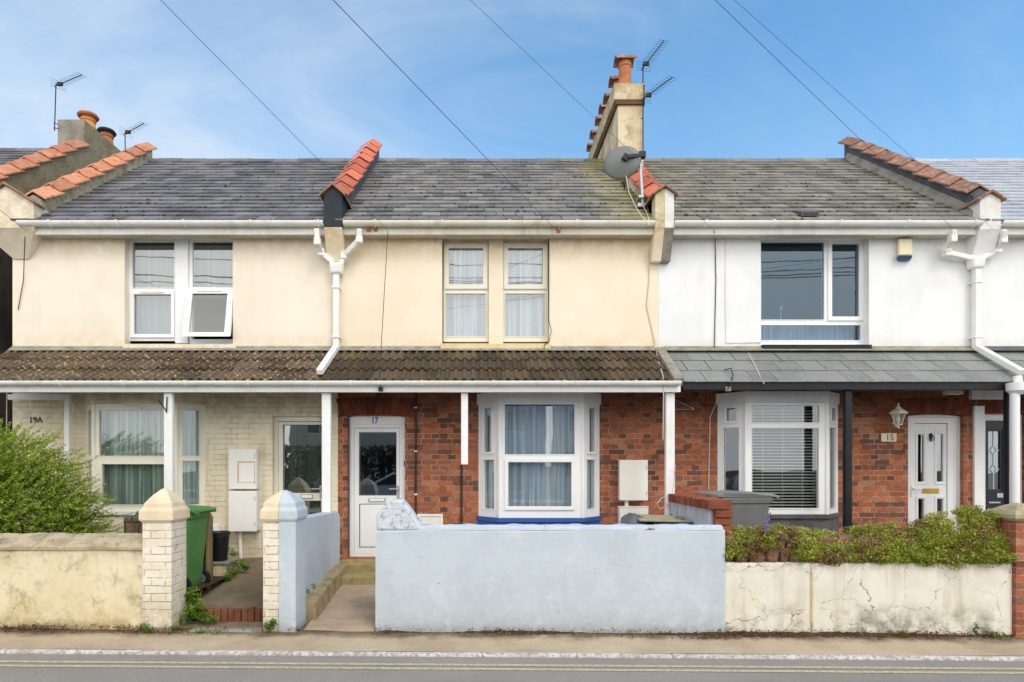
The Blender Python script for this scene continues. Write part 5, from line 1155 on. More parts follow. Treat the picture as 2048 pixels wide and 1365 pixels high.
tag(jitter_box(MB(), X(385, 6.6), X(528, 6.6), 6.50, 6.64, -.06, .045, .035, 12, .006, 3).build('threshold_slab', CEMENT, None, .01), 'thin grey concrete threshold slab at the pavement in the left gateway', 'slab')
sheet('gateway_floor', PATHMOSS, -3.35, -2.15, 6.62, 6.92, lambda x, y: .03, 2, 2)
# ------------------------------------------------------------------ wheelie bins
def bin_(label, loc, rot, mat, lidmat, scl=1):
    t = thing('wheelie_bin', label, 'wheelie bin', (0, 0, 0), 'wheelie bins')
    m = MB(); rs = [(.22, .20, .03, 0), (.235, .215, .10, 0), (.30, .265, .86, .0), (.325, .285, .885, 0), (.33, .29, .945, 0)]
    vs = []
    for (a, b, z, d) in rs:
        for (sx, sy) in ((-1, -1), (1, -1), (1, 1), (-1, 1)): vs += [(sx * a + d, sy * b * .86, z), (sx * a * .9 + d, sy * b, z)] if (sx * sy > 0) else [(sx * a * .9 + d, sy * b, z), (sx * a + d, sy * b * .86, z)]
    N = 8; m.add(vs, [tuple(range(N))[::-1], tuple(range(4 * N, 5 * N))] + [(i * N + k, i * N + (k + 1) % N, (i + 1) * N + (k + 1) % N, (i + 1) * N + k) for i in range(4) for k in range(N)])
    body = m.build('body', mat, t, .008)
    m = MB()
    for yy in (-.10, .0, .10): m.hexa([(-.30 - .012, yy - .02, .2), (-.30 + .06, yy - .02, .2), (-.30 + .06, yy + .02, .2), (-.312, yy + .02, .2)] and [(-.262, yy - .012, .2), (-.22, yy - .012, .2), (-.22, yy + .012, .2), (-.262, yy + .012, .2), (-.315, yy - .012, .84), (-.27, yy - .012, .84), (-.27, yy + .012, .84), (-.315, yy + .012, .84)])
    for xx in (-.1, .1): m.hexa([(xx - .012, -.236, .2), (xx + .012, -.236, .2), (xx + .012, -.2, .2), (xx - .012, -.2, .2), (xx - .012, -.278, .85), (xx + .012, -.278, .85), (xx + .012, -.24, .85), (xx - .012, -.24, .85)])
    m.build('ribs', mat, t, .004)
    m = MB(); prof = [(-.40, .925), (-.39, .965), (-.30, .995), (.0, 1.01), (.28, 1.0), (.36, .985), (.37, .95), (.34, .948), (-.36, .948), (-.37, .925)]
    m.prism(prof, lambda u, v, w: (u, w * (1 if abs(u) < .3 else .93), v), -.305, .305); m.build('lid', lidmat, t, .014)
    m = MB(); m.tube([(.40, -.24, .965), (.40, .24, .965)], .016, 8); m.box(.30, .41, -.24, -.20, .93, .985); m.box(.30, .41, .20, .24, .93, .985); m.build('handle', mat, t, .004)
    for s in (-1, 1):
        w = MB(); 
        for i in range(1): pass
        w.prism([(.10 * math.cos(a), .10 * math.sin(a)) for a in [k * math.pi / 12 for k in range(24)]], lambda u, v, q: (.22 + u, q, .10 + v), s * .25 - .025, s * .25 + .025); wh = w.build('wheel', RUBBER, t, .008)
        MB().prism([(.05 * math.cos(a), .05 * math.sin(a)) for a in [k * math.pi / 8 for k in range(16)]], lambda u, v, q: (.22 + u, q, .10 + v), s * .25 - .03, s * .25 + .03).build('hub', GREYPL, wh)
    MB().tube([(.22, -.25, .10), (.22, .25, .10)], .012, 8).build('axle', DARKMETAL, t)
    t.location = loc; t.rotation_euler = (0, 0, rot); t.scale = (scl, scl, scl if scl == 1 else .97); return t
bin_('green wheelie bin tucked behind the left gate pier', (X(350, 7.25), 7.30, .30), R(-3), GREENPL, GREENPL, .90)
bin_('grey wheelie bin with pale lid behind the brick-topped dividing wall', (X(1476, 7.65), 7.7, .43), R(184), GREYPL, GREYLID)
# black tub
t = thing('black_tub', 'black plastic bucket with folded handle standing on the low block', 'bucket', (X(437, 8.1), 8.12, .516))
m = MB(); m.lathe([(.098, 0), (.105, .01), (.13, .33), (.138, .335), (.138, .37), (.132, .375), (.128, .36), (.12, .345), (.09, .03)], X(437, 8.1), 8.12, 24, .516); smooth_angle(m.build('body', BLACKPLASTIC, t))
MB().tube([(X(437, 8.1) + .14 * math.cos(a), 8.12 - .14 * math.sin(a) - .0, .516 + .355 - .04 * math.sin(a)) for a in [k * math.pi / 12 for k in range(13)]], .006, 6).build('handle', DARKMETAL, t)
# tarpaulin pile behind the blue wall
t = thing('tarpaulin_pile', 'grey tarpaulin heaped behind the blue wall with a pale board on it', 'tarpaulin', (1.9, 7.5, .22)); rd = random.Random(2)
m = MB(); nx, ny = 22, 10; vs = []
for j in range(ny + 1):
    for i in range(nx + 1):
        u, v = i / nx, j / ny; xx = 1.64 + .92 * u; yy = 7.15 + .7 * v; e = min(1, min(u, 1 - u) * 7) * min(1, min(v, 1 - v) * 6)
        vs.append((xx, yy, .22 + e * (.90 + .05 * math.sin(u * 9) + .03 * math.sin(u * 23 + v * 9) + .02 * rd.random() - .05 * u)))
m.add(vs, [(j * (nx + 1) + i, j * (nx + 1) + i + 1, (j + 1) * (nx + 1) + i + 1, (j + 1) * (nx + 1) + i) for j in range(ny) for i in range(nx)]); m.build('sheet', TARP, t, smooth=True, recalc=False)
MB().hexa([(1.86, 7.2, 1.11), (2.5, 7.25, 1.09), (2.5, 7.65, 1.11), (1.9, 7.6, 1.14), (1.86, 7.2, 1.14), (2.5, 7.25, 1.115), (2.5, 7.65, 1.14), (1.9, 7.6, 1.17)]).build('board', BOARD, t, .01)
# ------------------------------------------------------------------ plants
def leafquad(m, p, d, n, l, w):
    s = d.cross(n); s = s.normalized() if s.length > 1e-4 else Vector((1, 0, 0))
    m.add([p - d * l * .5, p + s * w * .5, p + d * l * .5, p - s * w * .5], [(0, 1, 2, 3)])
def rv3(rd): 
    while True:
        v = Vector((rd.uniform(-1, 1), rd.uniform(-1, 1), rd.uniform(-1, 1)))
        if .05 < v.length < 1: return v.normalized()
def shrub():
    rd = random.Random(31); t = thing('shrub', 'wild yellow-green shrub spilling over the cream wall at the left edge', 'shrub', (-5.3, 7.5, .35))
    lf = MB(); tw = MB()
    C0 = Vector((-5.75, 7.55, .62)); RX, RY, RZ = 1.32, .72, 1.62
    def inside(q): return Vector((C0.x + q.x * RX, C0.y + q.y * RY, C0.z + q.z * RZ - .40 * max(0, q.x) ** 1.6))
    for i in range(3000):
        while True:
            q = Vector((rd.uniform(-1, 1), rd.uniform(-1, .6), rd.uniform(-.15, 1)))
            if .35 < q.length < 1: break
        q = q.normalized() * rd.uniform(.55, .95)
        base = inside(q)
        L = rd.uniform(.14, .34) * (1.4 if rd.random() < .10 else 1)
        d = (Vector((q.x * .6, q.y * .6, q.z * .4)) + Vector((.6, -.15, .32)) + rv3(rd) * .35).normalized(); p = base.copy(); pts = [p.copy()]
        n = int(L / .026)
        for k in range(n):
            d = (d + Vector((.02, 0, -.04 if k < n * .5 else .05)) + rv3(rd) * .09).normalized(); p = p + d * .026; pts.append(p.copy())
            for s in range(4):
                nn = (rv3(rd) + Vector((0, -.5, .3))).normalized(); ld = (d * .6 + rv3(rd)).normalized(); lf.cur = max(0, min(1, rd.gauss(.28 + .44 * k / n, .18) + (.10 if q.z > .5 else 0)))
                leafquad(lf, p + rv3(rd) * .016, ld, nn, rd.uniform(.018, .032), rd.uniform(.010, .017))
        if i % 2 == 0: tw.tube(pts[::3] if len(pts) > 6 else [pts[0], pts[-1]], .0032, 4, .0012)
    for i in range(22000):
        q = rv3(rd) * rd.random() ** .33 * .9; q.z = abs(q.z) * 1.05 - .15; lf.cur = max(0, rd.gauss(.12, .1))
        leafquad(lf, inside(q), rv3(rd), rv3(rd), rd.uniform(.025, .05), rd.uniform(.014, .026))
    lf.build('leaves', LEAFSHRUB, t, recalc=False); tw.build('twigs', TWIG, t, recalc=False)
    m = MB(); rdd = random.Random(9)
    for k in range(9): m.tube([(-5.35 + rdd.uniform(-.25, .25), 7.55 + rdd.uniform(-.1, .1), .3), (-5.4 + rdd.uniform(-.6, .6), 7.5 + rdd.uniform(-.3, .2), .8), (-5.4 + rdd.uniform(-.95, .95), 7.5 + rdd.uniform(-.4, .3), 1.3)], .014, 6, .004)
    m.build('stems', TWIG, t)
shrub()
def clump(m, rd, c_, r, n, lw=(.010, .022), hue=(.5, .25), up=.35):
    for i in range(n):
        q = rv3(rd) * rd.random() ** .4; p = Vector(c_) + Vector((q.x * r[0], q.y * r[1], q.z * r[2])); m.cur = max(0, min(1, rd.gauss(hue[0], hue[1]) + .35 * q.z))
        d = (rv3(rd) + Vector((0, -.2, up))).normalized(); leafquad(m, p, d, rv3(rd), rd.uniform(*lw) * 1.3, rd.uniform(*lw) * .8)
def walltop():
    rd = random.Random(17); g = MB(); b = MB()
    # profile of the planting along the wall: (px, top py, bottom py)
    prof = [(1440, 1062, 1125), (1470, 1040, 1128), (1510, 1052, 1118), (1560, 1040, 1105), (1600, 1048, 1120), (1640, 1060, 1128), (1680, 1062, 1128), (1740, 1042, 1128), (1780, 1040, 1126), (1815, 1050, 1128), (1850, 1030, 1130), (1900, 1010, 1130), (1950, 1006, 1130), (1990, 1020, 1128), (2022, 1050, 1125)]
    def pr(px, k):
        for a, q in zip(prof[:-1], prof[1:]):
            if a[0] <= px <= q[0]: return a[k] + (q[k] - a[k]) * (px - a[0]) / (q[0] - a[0])
        return prof[-1][k]
    spots = []
    for i in range(820):
        px = rd.uniform(1452, 2022); yy = rd.uniform(YW - .05, YW + .28); top, bot = pr(px, 1), pr(px, 2)
        k = rd.random(); py = top + 10 + (bot - top - 16) * k
        dens = .95 if px > 1820 else .85 if px > 1600 else (.62 if k < .42 else .26)
        if rd.random() > dens: continue
        yk = YW + .02 + (.22 * (1 - k)) - rd.random() * .06
        p = P(px, py, yk); r = rd.uniform(.045, .10); brown = math.sin(px * .031 + py * .05) + .8 * math.sin(px * .083 + 2) + rd.gauss(0, .75) > .72
        r *= rd.choice((.5, .7, 1, 1.2)); clump(b if brown else g, rd, p, (r * 1.2, r * .9, r * .8), int(200 * r / .08), rd.choice(((.007, .014), (.010, .022), (.012, .028))), (.38 if k > .5 else .6, .25))
    t = tag(g.build('trailing_plants', LEAFBLUSH, None, recalc=False), 'green trailing plants spilling over the red stones of the right wall', 'trailing plants', kind='stuff')
    t = tag(b.build('dry_trailing_plants', LEAFBROWN, None, recalc=False), 'brownish dry growth among the trailing plants on the right wall', 'trailing plants', kind='stuff')
    w = MB()
    for i in range(60):
        px = rd.choice([rd.uniform(1440, 1480), rd.uniform(1560, 1680), rd.uniform(1480, 2015)]); k = rd.random() ** 1.5; p = P(px, pr(px, 1) + 4 + 60 * k, YW - .03 + .1 * (1 - k))
        leafquad(w, p, rv3(rd), Vector((0, -1, .2)), .010, .009)
    o = w.build('daisy_flowers', WHITEPETAL, None, recalc=False); tag(o, 'tiny white flowers scattered over the trailing plants on the right wall', 'flowers', kind='stuff')
    # bluebell
    t = thing('bluebell_plant', 'single bluebell with strap leaves rising from the right wall beside the grey bin', 'flower', P(1535, 1085, YW + .1)); m = MB(); f = MB(); st = MB(); c0 = P(1537, 1092, YW + .08)
    for i in range(34):
        a = rd.uniform(0, 6.28); L = rd.uniform(.10, .2); d = Vector((math.cos(a) * .5, math.sin(a) * .4, .9)).normalized(); p = c0.copy(); m.cur = rd.random() * .8
        for k in range(4):
            n = p + d * L / 4; s = Vector((-math.sin(a), math.cos(a), 0)) * .006 * (1 - k / 5); m.quad(p - s, p + s, n + s * .8, n - s * .8); p = n; d = (d + Vector((math.cos(a) * .3, math.sin(a) * .3, -.3))).normalized()
    for (px, py) in ((1538, 1028), (1531, 1042)):
        tip = P(px, py, YW + .08); st.tube([c0, (c0 + tip) / 2 + Vector((.005, 0, 0)), tip], .003, 5)
        for k in range(9): q = tip.lerp(c0, k * .055) + rv3(rd) * .013; f.lathe([(.002, .012), (.007, .006), (.009, -.008), (.011, -.012)], q.x, q.y, 6, q.z)
    m.build('leaves', LEAFWEED, t, recalc=False); st.build('stem', LEAFWEED, t); f.build('flowers', PETAL, t, recalc=False)
walltop()
def weed(label, spots, n=160, lw=(.010, .022), seed=1):
    rd = random.Random(seed); c0 = spots[0][0]; t = thing('weed_clump', label, 'weeds', (c0[0], c0[1], c0[2] - .05), 'weed clumps'); m = MB(); s = MB()
    for (p, r, h) in spots:
        clump(m, rd, p, (r, r * .8, h), n, lw, (.5, .25), .5)
        for k in range(6): s.tube([(p[0] + rd.uniform(-.3, .3) * r, p[1], p[2] - h), Vector(p) + rv3(rd) * r * .8], .002, 4)
    m.build('leaves', LEAFWEED, t, recalc=False); s.build('stems', LEAFWEED, t, recalc=False)
Pv = lambda a, b, y: tuple(P(a, b, y))
weed('bright green weeds growing on the path below the black tub', [(Pv(462, 1142, 8.0), .10, .07), (Pv(480, 1128, 8.2), .11, .06), (Pv(455, 1155, 7.9), .06, .05), (Pv(492, 1135, 8.2), .06, .04)], 260, seed=2)
weed('yellow-green weeds against the cream house wall behind the low block', [(Pv(460, 1102, 8.9), .07, .07), (Pv(470, 1108, 8.9), .06, .04)], 130, seed=3)
weed('tall leafy weeds at the foot of the green bin beside the left pier', [(Pv(385, 1190, 6.85), .11, .10), (Pv(392, 1212, 6.8), .12, .09), (Pv(378, 1225, 6.7), .08, .09), (Pv(400, 1232, 6.8), .11, .05), (Pv(420, 1238, 6.75), .10, .03), (Pv(372, 1200, 6.9), .06, .12)], 330, seed=4)
weed('small weeds beside the foot of the low block', [(Pv(430, 1166, 7.7), .05, .035)], 120, seed=5)
weed('moss and weeds at the left foot of the left gate pier', [(Pv(289, 1254, 6.5), .06, .05), (Pv(297, 1260, 6.48), .07, .025)], 200, (.006, .012), 6)
weed('weeds at the right foot of the left gate pier', [(Pv(350, 1256, 6.5), .05, .05), (Pv(362, 1240, 6.7), .04, .06)], 160, (.006, .012), 7)
weed('weeds at the foot of the half cream pier', [(Pv(538, 1252, 6.48), .06, .06), (Pv(546, 1245, 6.48), .04, .05)], 170, seed=8)
weed('flat weeds on the slab in the left gateway', [(Pv(388, 1268, 6.45), .11, .012), (Pv(400, 1264, 6.47), .06, .02), (Pv(432, 1267, 6.45), .06, .01)], 120, (.008, .016), 9)
weed('thin weeds on the mossy kerb by the blue side wall', [(Pv(628, 1172, 7.1), .04, .04), (Pv(616, 1183, 6.98), .03, .03)], 60, (.006, .014), 10)
weed('small grass tuft at the foot of the right cream wall', [(Pv(1806, 1266, 6.52), .05, .02)], 90, (.008, .02), 11)
weed('grass blades at the right end of the cracked cream wall', [(Pv(1952, 1258, 6.53), .03, .07), (Pv(1990, 1268, 6.52), .1, .012)], 70, (.008, .03), 12)
rd = random.Random(61)
for (xa, xb) in ((-7.2, X(372, YW)), (X(520, YW), X(600, YW)), (X(748, YW), X(2060, YW))):
    n = int((xb - xa) / .03); m = MB(); vs = []
    for i in range(n + 1):
        x = xa + (xb - xa) * i / n; a = .5 + .5 * math.sin(x * 2.3 + 1.7 * math.sin(x * .9)); f = (.35 + .65 * a) * min(1, i / 4, (n - i) / 4); w_ = (.035 + .075 * a) * rd.uniform(.6, 1.15) * max(f, .05); h = .026 * f * rd.uniform(.5, 1.2); y = YW + .01
        g = pz_(x, YW - w_); vs += [(x, y - w_ - .01, g - .004), (x, y - w_ * .55, g + h * .55), (x, y + .005, g + h + .012)]
    m.add(vs, [(i * 3 + j, (i + 1) * 3 + j, (i + 1) * 3 + j + 1, i * 3 + j + 1) for i in range(n) for j in range(2)]); struct(m.build('soil_edge', SOIL, recalc=False, smooth=True))
# dead leaves along the wall foot
rd = random.Random(6); m = MB()
for i in range(9000):
    px = rd.uniform(0, 2040)
    dens = 1.0 if px < 360 else .45 if px < 620 else .1 if px < 740 else .3 if px < 1440 else .7
    if rd.random() > dens: continue
    clus = .5 + .5 * math.sin(px * .021 + 1.3 * math.sin(px * .005))
    if rd.random() > .25 + .75 * clus: continue
    y = YW - .015 - abs(rd.gauss(0, .06)); x = X(px, y)
    if -1.9 < x < -1.12: continue
    m.cur = rd.random(); h = abs(rd.gauss(0, .016)) * (1.2 if y > YW - .06 else .3)
    leafquad(m, Vector((x, y, pz_(x, y) + .008 + h + max(0, .03 * (1 - (YW - y) / .08)))), (rv3(rd) + Vector((0, 0, 0))).normalized(), (rv3(rd) * .7 + Vector((0, 0, 1))).normalized(), rd.uniform(.012, .038), rd.uniform(.005, .018))
for i in range(160):                                     # a small heap at the foot of the blue wall's right end
    x = X(rd.gauss(1420, 28), 6.4); y = 6.42 + rd.gauss(0, .03); m.cur = rd.random()
    leafquad(m, Vector((x, y, pz_(x, y) + abs(rd.gauss(.0, .018)) + .004)), rv3(rd), rv3(rd), rd.uniform(.015, .04), rd.uniform(.008, .02))
tag(m.build('dead_leaves', LITTER, None, recalc=False), 'brown dead leaves lying along the foot of the front walls', 'leaf litter', kind='stuff')
# ------------------------------------------------------------------ wires
def wire(label, a, b, r=.004, ext=None, sag=.05, mat=WIREGREY, name='overhead_wire', fit=None, grp='overhead wires'):
    a, b = Vector(a), Vector(b); pts = []; r *= .62
    e = b + (b - a) * (ext or 0)
    for i in range(25): k = i / 24; p = a.lerp(e, k); p.z -= sag * 4 * k * (1 - k); pts.append(p)
    o = MB().tube(pts, r, 5).build(name, mat, None)
    return tag(o, label, 'wire', grp)
wire('overhead wire ending on the fascia above the downpipe side of the middle house', P(775, 460, 8.76), P(325, 0, 5.0), .0042, 2.6, .02)
wire('overhead wire crossing the middle roof to the gutter above the right upper window', P(1112, 460, 8.74), P(670, 0, 4.8), .0055, 2.4, .02)
wire('overhead wire ending on the gutter of the white house by the shared kneeler', P(1428, 462, 8.72), P(945, 0, 4.6), .0028, 2.4, .02)
wire('left one of the two thin wires crossing the sky at the right', P(1905, 456, 8.76), P(1428, -6, 4.9), .0040, 2.4, .02)
wire('right one of the two thin wires crossing the sky at the right', P(1985, 458, 8.76), P(1466, -6, 4.9), .0030, 2.4, .02)
wire('short wire running off the left edge from the cream kneeler', P(52, 462, 8.7), P(-40, 388, 7.4), .0045, 1.0, .0)
def cable(label, pts, r=.005, mat=CABLE, extra=None):
    o = MB().tube(pts, r, 6).build('cable', mat, None); return tag(o, label, 'cable', 'cables on the house fronts')
cable('thin cable hanging straight from the fascia to the porch beam of the middle house', [P(776, 462, 8.80), P(770, 560, 8.7), P(762, 700, 8.4), P(759, 745, 8.10), P(761, 778, 8.10)], .0045)
cable('black cable running down the white wall left of the wide window', [P(1428, 462, 8.78), P(1430, 475, 9.03), P(1432, 560, 9.04), P(1430, 640, 9.04), P(1429, 703, 9.03)], .006)
cable('white cable down the white wall turning to the wide window', [P(1452, 478, 9.04), P(1451, 600, 9.04), P(1452, 686, 9.04), P(1522, 685, 9.04)], .006, WHITE15)
cable('dark cable beside the left corbel of the cream house', [P(50, 470, 8.86), P(47, 560, 9.03), P(36, 620, 9.03)], .006)
cable('thin cable looped beside the right upper window of the middle house', [P(1111, 462, 8.87), P(1098, 476, 9.03), P(1097, 640, 9.03), P(1103, 662, 9.0), P(1098, 684, 9.0), P(1089, 690, 8.98), P(1088, 705, 8.98)], .005)
cable('cable down the edge of the peach cream wall next to the white house', [P(1297, 500, 9.03), P(1298, 560, 9.04), P(1293, 612, 9.04), P(1304, 660, 9.04), P(1311, 690, 9.03), P(1316, 720, 8.8), P(1326, 752, 8.2), P(1327, 790, 8.16), P(1326, 880, 8.2)], .007, CABLEWHITE)
cable('white cable looping at the foot of the right white porch post', [P(1350, 930, 8.2), P(1345, 985, 8.18), P(1335, 1012, 8.15), P(1320, 1018, 8.15), P(1314, 1008, 8.15), P(1322, 998, 8.18), P(1336, 990, 8.2)], .006, CABLEWHITE)
cable('white cable rising beside the bay window of the white house', [P(1432, 808, 9.0), P(1420, 835, 9.03), P(1419, 900, 9.03), P(1417, 980, 9.03)], .008, CABLEWHITE)
cable('black cable draped over the slate porch roof with a clip on the beam', [P(1448, 740, 8.42), P(1462, 737, 8.40), P(1466, 750, 8.25), P(1462, 768, 8.16), P(1455, 779, 8.16)], .007)
cable('white cable lying down the slates of the porch roof of the white house', [P(1497, 706, 8.98), P(1512, 735, 8.56), P(1528, 768, 8.14)], .007, CABLEWHITE)
t = tag(box('junction_box', GREYLID, None, X(1451, 8.18), X(1462, 8.18), 8.17, 8.2, Z(783, 8.18), Z(774, 8.18)), 'small grey junction box on the dark porch beam', 'junction box')
t = tag(box('junction_box', BLACKPLASTIC, None, X(757, 8.17), X(766, 8.17), 8.145, 8.172, Z(783, 8.17), Z(775, 8.17)), 'small black junction box on the white porch beam', 'junction box')
m = MB(); m.bar(P(1344, 797, 8.99), P(1384, 816, 8.99), .006, .006); m.bar(P(1344, 819, 8.99), P(1388, 819, 8.99), .006, .006); m.bar(P(1384, 816, 8.99), P(1388, 819, 8.99), .012, .012)
tag(m.build('wire_bracket', SILVER, None), 'thin metal stay on red brick right of the white porch post', 'bracket')
# fixings on the fascia of 17
for (px, py, mt, lb) in ((737, 459, RUST, 'rusty square bracket on the fascia beside the downpipe branch'), (751, 458, RUST, 'rusty hook on the fascia between the bracket and the wire'), (1117, 461, RUST, 'rusty anchor on the fascia above the right upper window')):
    m = MB(); p = P(px, py, 8.84); m.box(p.x - .028, p.x + .028, p.y, p.y + .018, p.z - .03, p.z + .03); m.tube([p, p + Vector((0, -.05, -.01)), p + Vector((.01, -.06, .03))], .008, 6)
    tag(m.build('wall_hook', mt, None), lb, 'hook', 'rusty fixings on the fascia')

# ------------------------------------------------------------------ across the street (mirrored in the panes)
def opposite(x, wallm, label):
    t = thing('opposite_house', label, 'house', (x, -16, 0), 'houses across the street')
    m = MB(); hs = [(x - 2.6, x - 1.1, 3.4, 4.7), (x + 1.0, x + 2.5, 3.4, 4.7), (x - 2.8, x - .9, .9, 2.5), (x + 1.4, x + 2.3, .2, 2.3)]
    m.holes(x - 3.4, x + 3.4, -.2, 5.6, hs, -16, -16.2); m.build('wall', wallm, t)
    m = MB(); m.px([(-15.7, 5.5), (-19.5, 8.2), (-23, 5.5)], x - 3.45, x + 3.45); m.build('roof', SLATE19, t)
    for h in hs:
        f = MB().holes(*h, [(h[0] + .08, (h[0] + h[1]) / 2 - .04, h[2] + .08, h[3] - .08), ((h[0] + h[1]) / 2 + .04, h[1] - .08, h[2] + .08, h[3] - .08)], -16.08, -16.15).build('window', UPVC, t)
        MB().quad((h[0], -16.12, h[2]), (h[1], -16.12, h[2]), (h[1], -16.12, h[3]), (h[0], -16.12, h[3])).build('pane', plain('dark_window_glass', c(40, 48, 56), .05, .5), f)
opposite(-7, CREAM19, 'cream house across the street seen mirrored in the left windows'); opposite(.2, surf('pale_blue_render', c(150, 176, 196)), 'pale blue house across the street seen mirrored in the middle bay'); opposite(7.4, WHITE15, 'white house across the street seen mirrored in the right bay')
rd = random.Random(77)
t = thing('hedge', 'dark hedge across the street seen mirrored in the door panes', 'hedge', (-4, -8, 0)); m = MB()
for i in range(5200): m.cur = rd.random(); leafquad(m, Vector((rd.uniform(-9.5, -1.2), rd.uniform(-8.6, -7.4), 2.5 * rd.random() ** .7)), rv3(rd), rv3(rd), .22, .12)
m.build('leaves', leafmat('dark_hedge_leaves', c(44, 50, 40), c(74, 80, 66), c(104, 108, 92)), t, recalc=False)
def car(x, label, mat):
    t = thing('parked_car', label, 'car', (x, -3.9, .03), 'cars across the street'); y0, y1 = -4.75, -3.05; z = .03
    low = [(-2.1, .30), (-2.12, .62), (-2.0, .80), (-1.2, .93), (1.45, .95), (2.02, .88), (2.1, .55), (2.05, .28)]
    m = MB(); m.py([(x + a, z + b) for a, b in low], y0, y1); m.build('body', mat, t, .07, seg=3)
    cab = [(-1.25, .92), (-.45, 1.42), (.75, 1.45), (1.5, .94)]
    m = MB(); m.add([(x + a, y0 + (.03 if b < 1 else .17), z + b) for a, b in cab] + [(x + a, y1 - (.03 if b < 1 else .17), z + b) for a, b in cab], [(0, 1, 2, 3), (7, 6, 5, 4), (0, 4, 5, 1), (1, 5, 6, 2), (2, 6, 7, 3), (3, 7, 4, 0)]); m.build('cabin', mat, t, .05, seg=3)
    g = plain('car_window_glass', c(24, 28, 32), .05, .5)
    for pl_ in ([(-1.0, .97), (-.42, 1.36), (.1, 1.38), (.1, .97)], [(.18, .97), (.18, 1.38), (.72, 1.38), (1.25, .97)]):
        for yy, sg in ((y1, 1), (y0, -1)): m = MB(); m.add([(x + a, yy - sg * (.026 if b < 1 else .145), z + b) for a, b in pl_], [(0, 1, 2, 3)]); m.build('side_window', g, t)
    for a in (-1.32, 1.3):
        for yy in (y1 - .1, y0 + .1):
            wq = MB(); wq.prism([(.31 * math.cos(k * math.pi / 12), .31 * math.sin(k * math.pi / 12)) for k in range(24)], lambda u, v, q: (x + a + u, q, z + .29 + v), yy - .11, yy + .11); wh = wq.build('wheel', RUBBER, t, .02)
            MB().prism([(.2 * math.cos(k * math.pi / 8), .2 * math.sin(k * math.pi / 8)) for k in range(16)], lambda u, v, q: (x + a + u, q, z + .29 + v), yy - .12, yy + .12).build('rim', SILVER, wh)
    for sg in (y0 + .25, y1 - .25): m = MB(); m.box(x - 2.14, x - 2.0, sg - .16, sg + .16, z + .58, z + .72); m.build('headlight', UPVC, t, .02)
car(-2.6, 'silver car across the street seen mirrored in the middle door', plain('silver_car_paint', c(190, 196, 202), .25, .5)); car(6.9, 'dark car across the street seen mirrored in the right bay', plain('dark_car_paint', c(60, 70, 84), .2, .5))
for k, (z0_, z1_, yy) in enumerate(((9.3, 9.9, -5.5), (9.6, 9.5, -5.8), (8.9, 9.7, -5.2), (10.4, 10.2, -6))):
    tag(MB().tube([(-30 + 60 * i / 30, yy, z0_ + (z1_ - z0_) * i / 30 - 1.2 * (1 - (2 * i / 30 - 1) ** 2) + .5) for i in range(31)], .016, 5).build('street_wire', CABLE, None), 'street wire seen mirrored in the upper windows', 'wire', 'street wires across the road')

# ------------------------------------------------------------------ light, sky, camera
w = bpy.data.worlds.new('World'); SC.world = w; w.use_nodes = True; nt = w.node_tree; nt.nodes.clear()
SUN_EL, SUN_AZ = 48, 150     # azimuth measured from +Y towards +X: behind the camera, to its right
class WN(M):
    def __init__(s): s.t = nt; s._pos = None
wn = WN()
out = wn.n('ShaderNodeOutputWorld'); bg = wn.n('ShaderNodeBackground')
sky = wn.n('ShaderNodeTexSky'); sky.sky_type = 'NISHITA'; sky.sun_disc = False; sky.sun_elevation = R(SUN_EL); sky.sun_rotation = R(SUN_AZ); sky.altitude = 20; sky.air_density = 1.0; sky.dust_density = 1.0; sky.ozone_density = 2.0
tc = wn.n('ShaderNodeTexCoord').outputs['Generated']
s = wn.sep(tc)
zc = wn.math('MAXIMUM', s[2], .03)
den = wn.math('ADD', zc, .22)
pl = wn.comb(wn.math('DIVIDE', s[0], den), wn.math('DIVIDE', s[1], den), 0)
streak = wn.noise(1.0, 8, .62, vec=wn.scl(pl, .55, 1.5, 1), dist=.9)
puff = wn.noise(1.7, 6, .6, vec=pl, dist=.4)
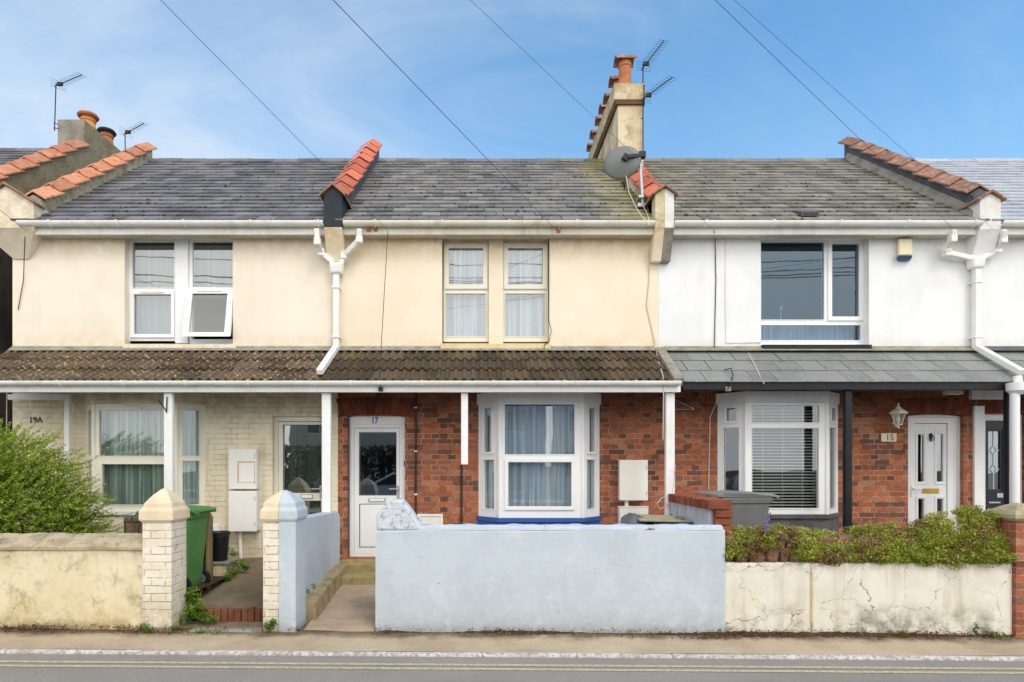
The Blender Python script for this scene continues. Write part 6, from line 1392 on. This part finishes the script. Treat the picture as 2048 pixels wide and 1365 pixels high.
cl = wn.math('MULTIPLY', wn.rng(streak, .40, .74, 0, .9), wn.rng(puff, .28, .60, .35, 1))
cl = wn.math('MULTIPLY', cl, wn.rng(s[0], .45, -.05, .4, 1))
leftw = wn.rng(s[0], .25, -.65, 0, .36)
cl = wn.math('ADD', cl, leftw)
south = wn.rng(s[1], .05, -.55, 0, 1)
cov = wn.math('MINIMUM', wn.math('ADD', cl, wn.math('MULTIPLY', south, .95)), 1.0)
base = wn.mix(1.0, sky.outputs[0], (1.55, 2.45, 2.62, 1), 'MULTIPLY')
lowc = wn.mix(wn.rng(s[2], .75, .12), (12.0, 11.6, 11.0, 1), (35.0, 33.6, 31.4, 1))  # unseen low cloud behind the camera, brightened to light under the porches
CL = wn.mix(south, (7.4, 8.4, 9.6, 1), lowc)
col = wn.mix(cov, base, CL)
hz = wn.rng(s[2], .55, .02, 0, .55)
col = wn.mix(hz, col, (6.2, 7.9, 9.6, 1))
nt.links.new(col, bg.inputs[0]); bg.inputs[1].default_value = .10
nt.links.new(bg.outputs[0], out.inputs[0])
sl = bpy.data.lights.new('Sun', 'SUN'); sl.energy = 1.3; sl.angle = R(18); sl.color = (1.0, .96, .90)
so = bpy.data.objects.new('Sun', sl); COL.objects.link(so)
az = R(SUN_AZ); el = R(SUN_EL); dirv = Vector((math.sin(az) * math.cos(el), math.cos(az) * math.cos(el), math.sin(el)))
so.rotation_euler = dirv.to_track_quat('Z', 'Y').to_euler(); so.location = (6, -6, 14)
cam = bpy.data.cameras.new('Camera'); co = bpy.data.objects.new('Camera', cam); COL.objects.link(co); SC.camera = co
co.location = (0, 0, ZC); co.rotation_euler = (R(90), 0, 0); cam.sensor_width = 36; cam.lens = FPX / 2048 * 36
cam.shift_x = (1024 - CX) / 2048; cam.shift_y = (CY - 682.5) / 2048; cam.clip_end = 2000; cam.clip_start = .05
SC.view_settings.view_transform = 'Standard'; SC.view_settings.look = 'None'; SC.view_settings.exposure = 0; SC.view_settings.gamma = 1
SC.cycles.max_bounces = 8; SC.cycles.transparent_max_bounces = 12; SC.cycles.use_denoising = True
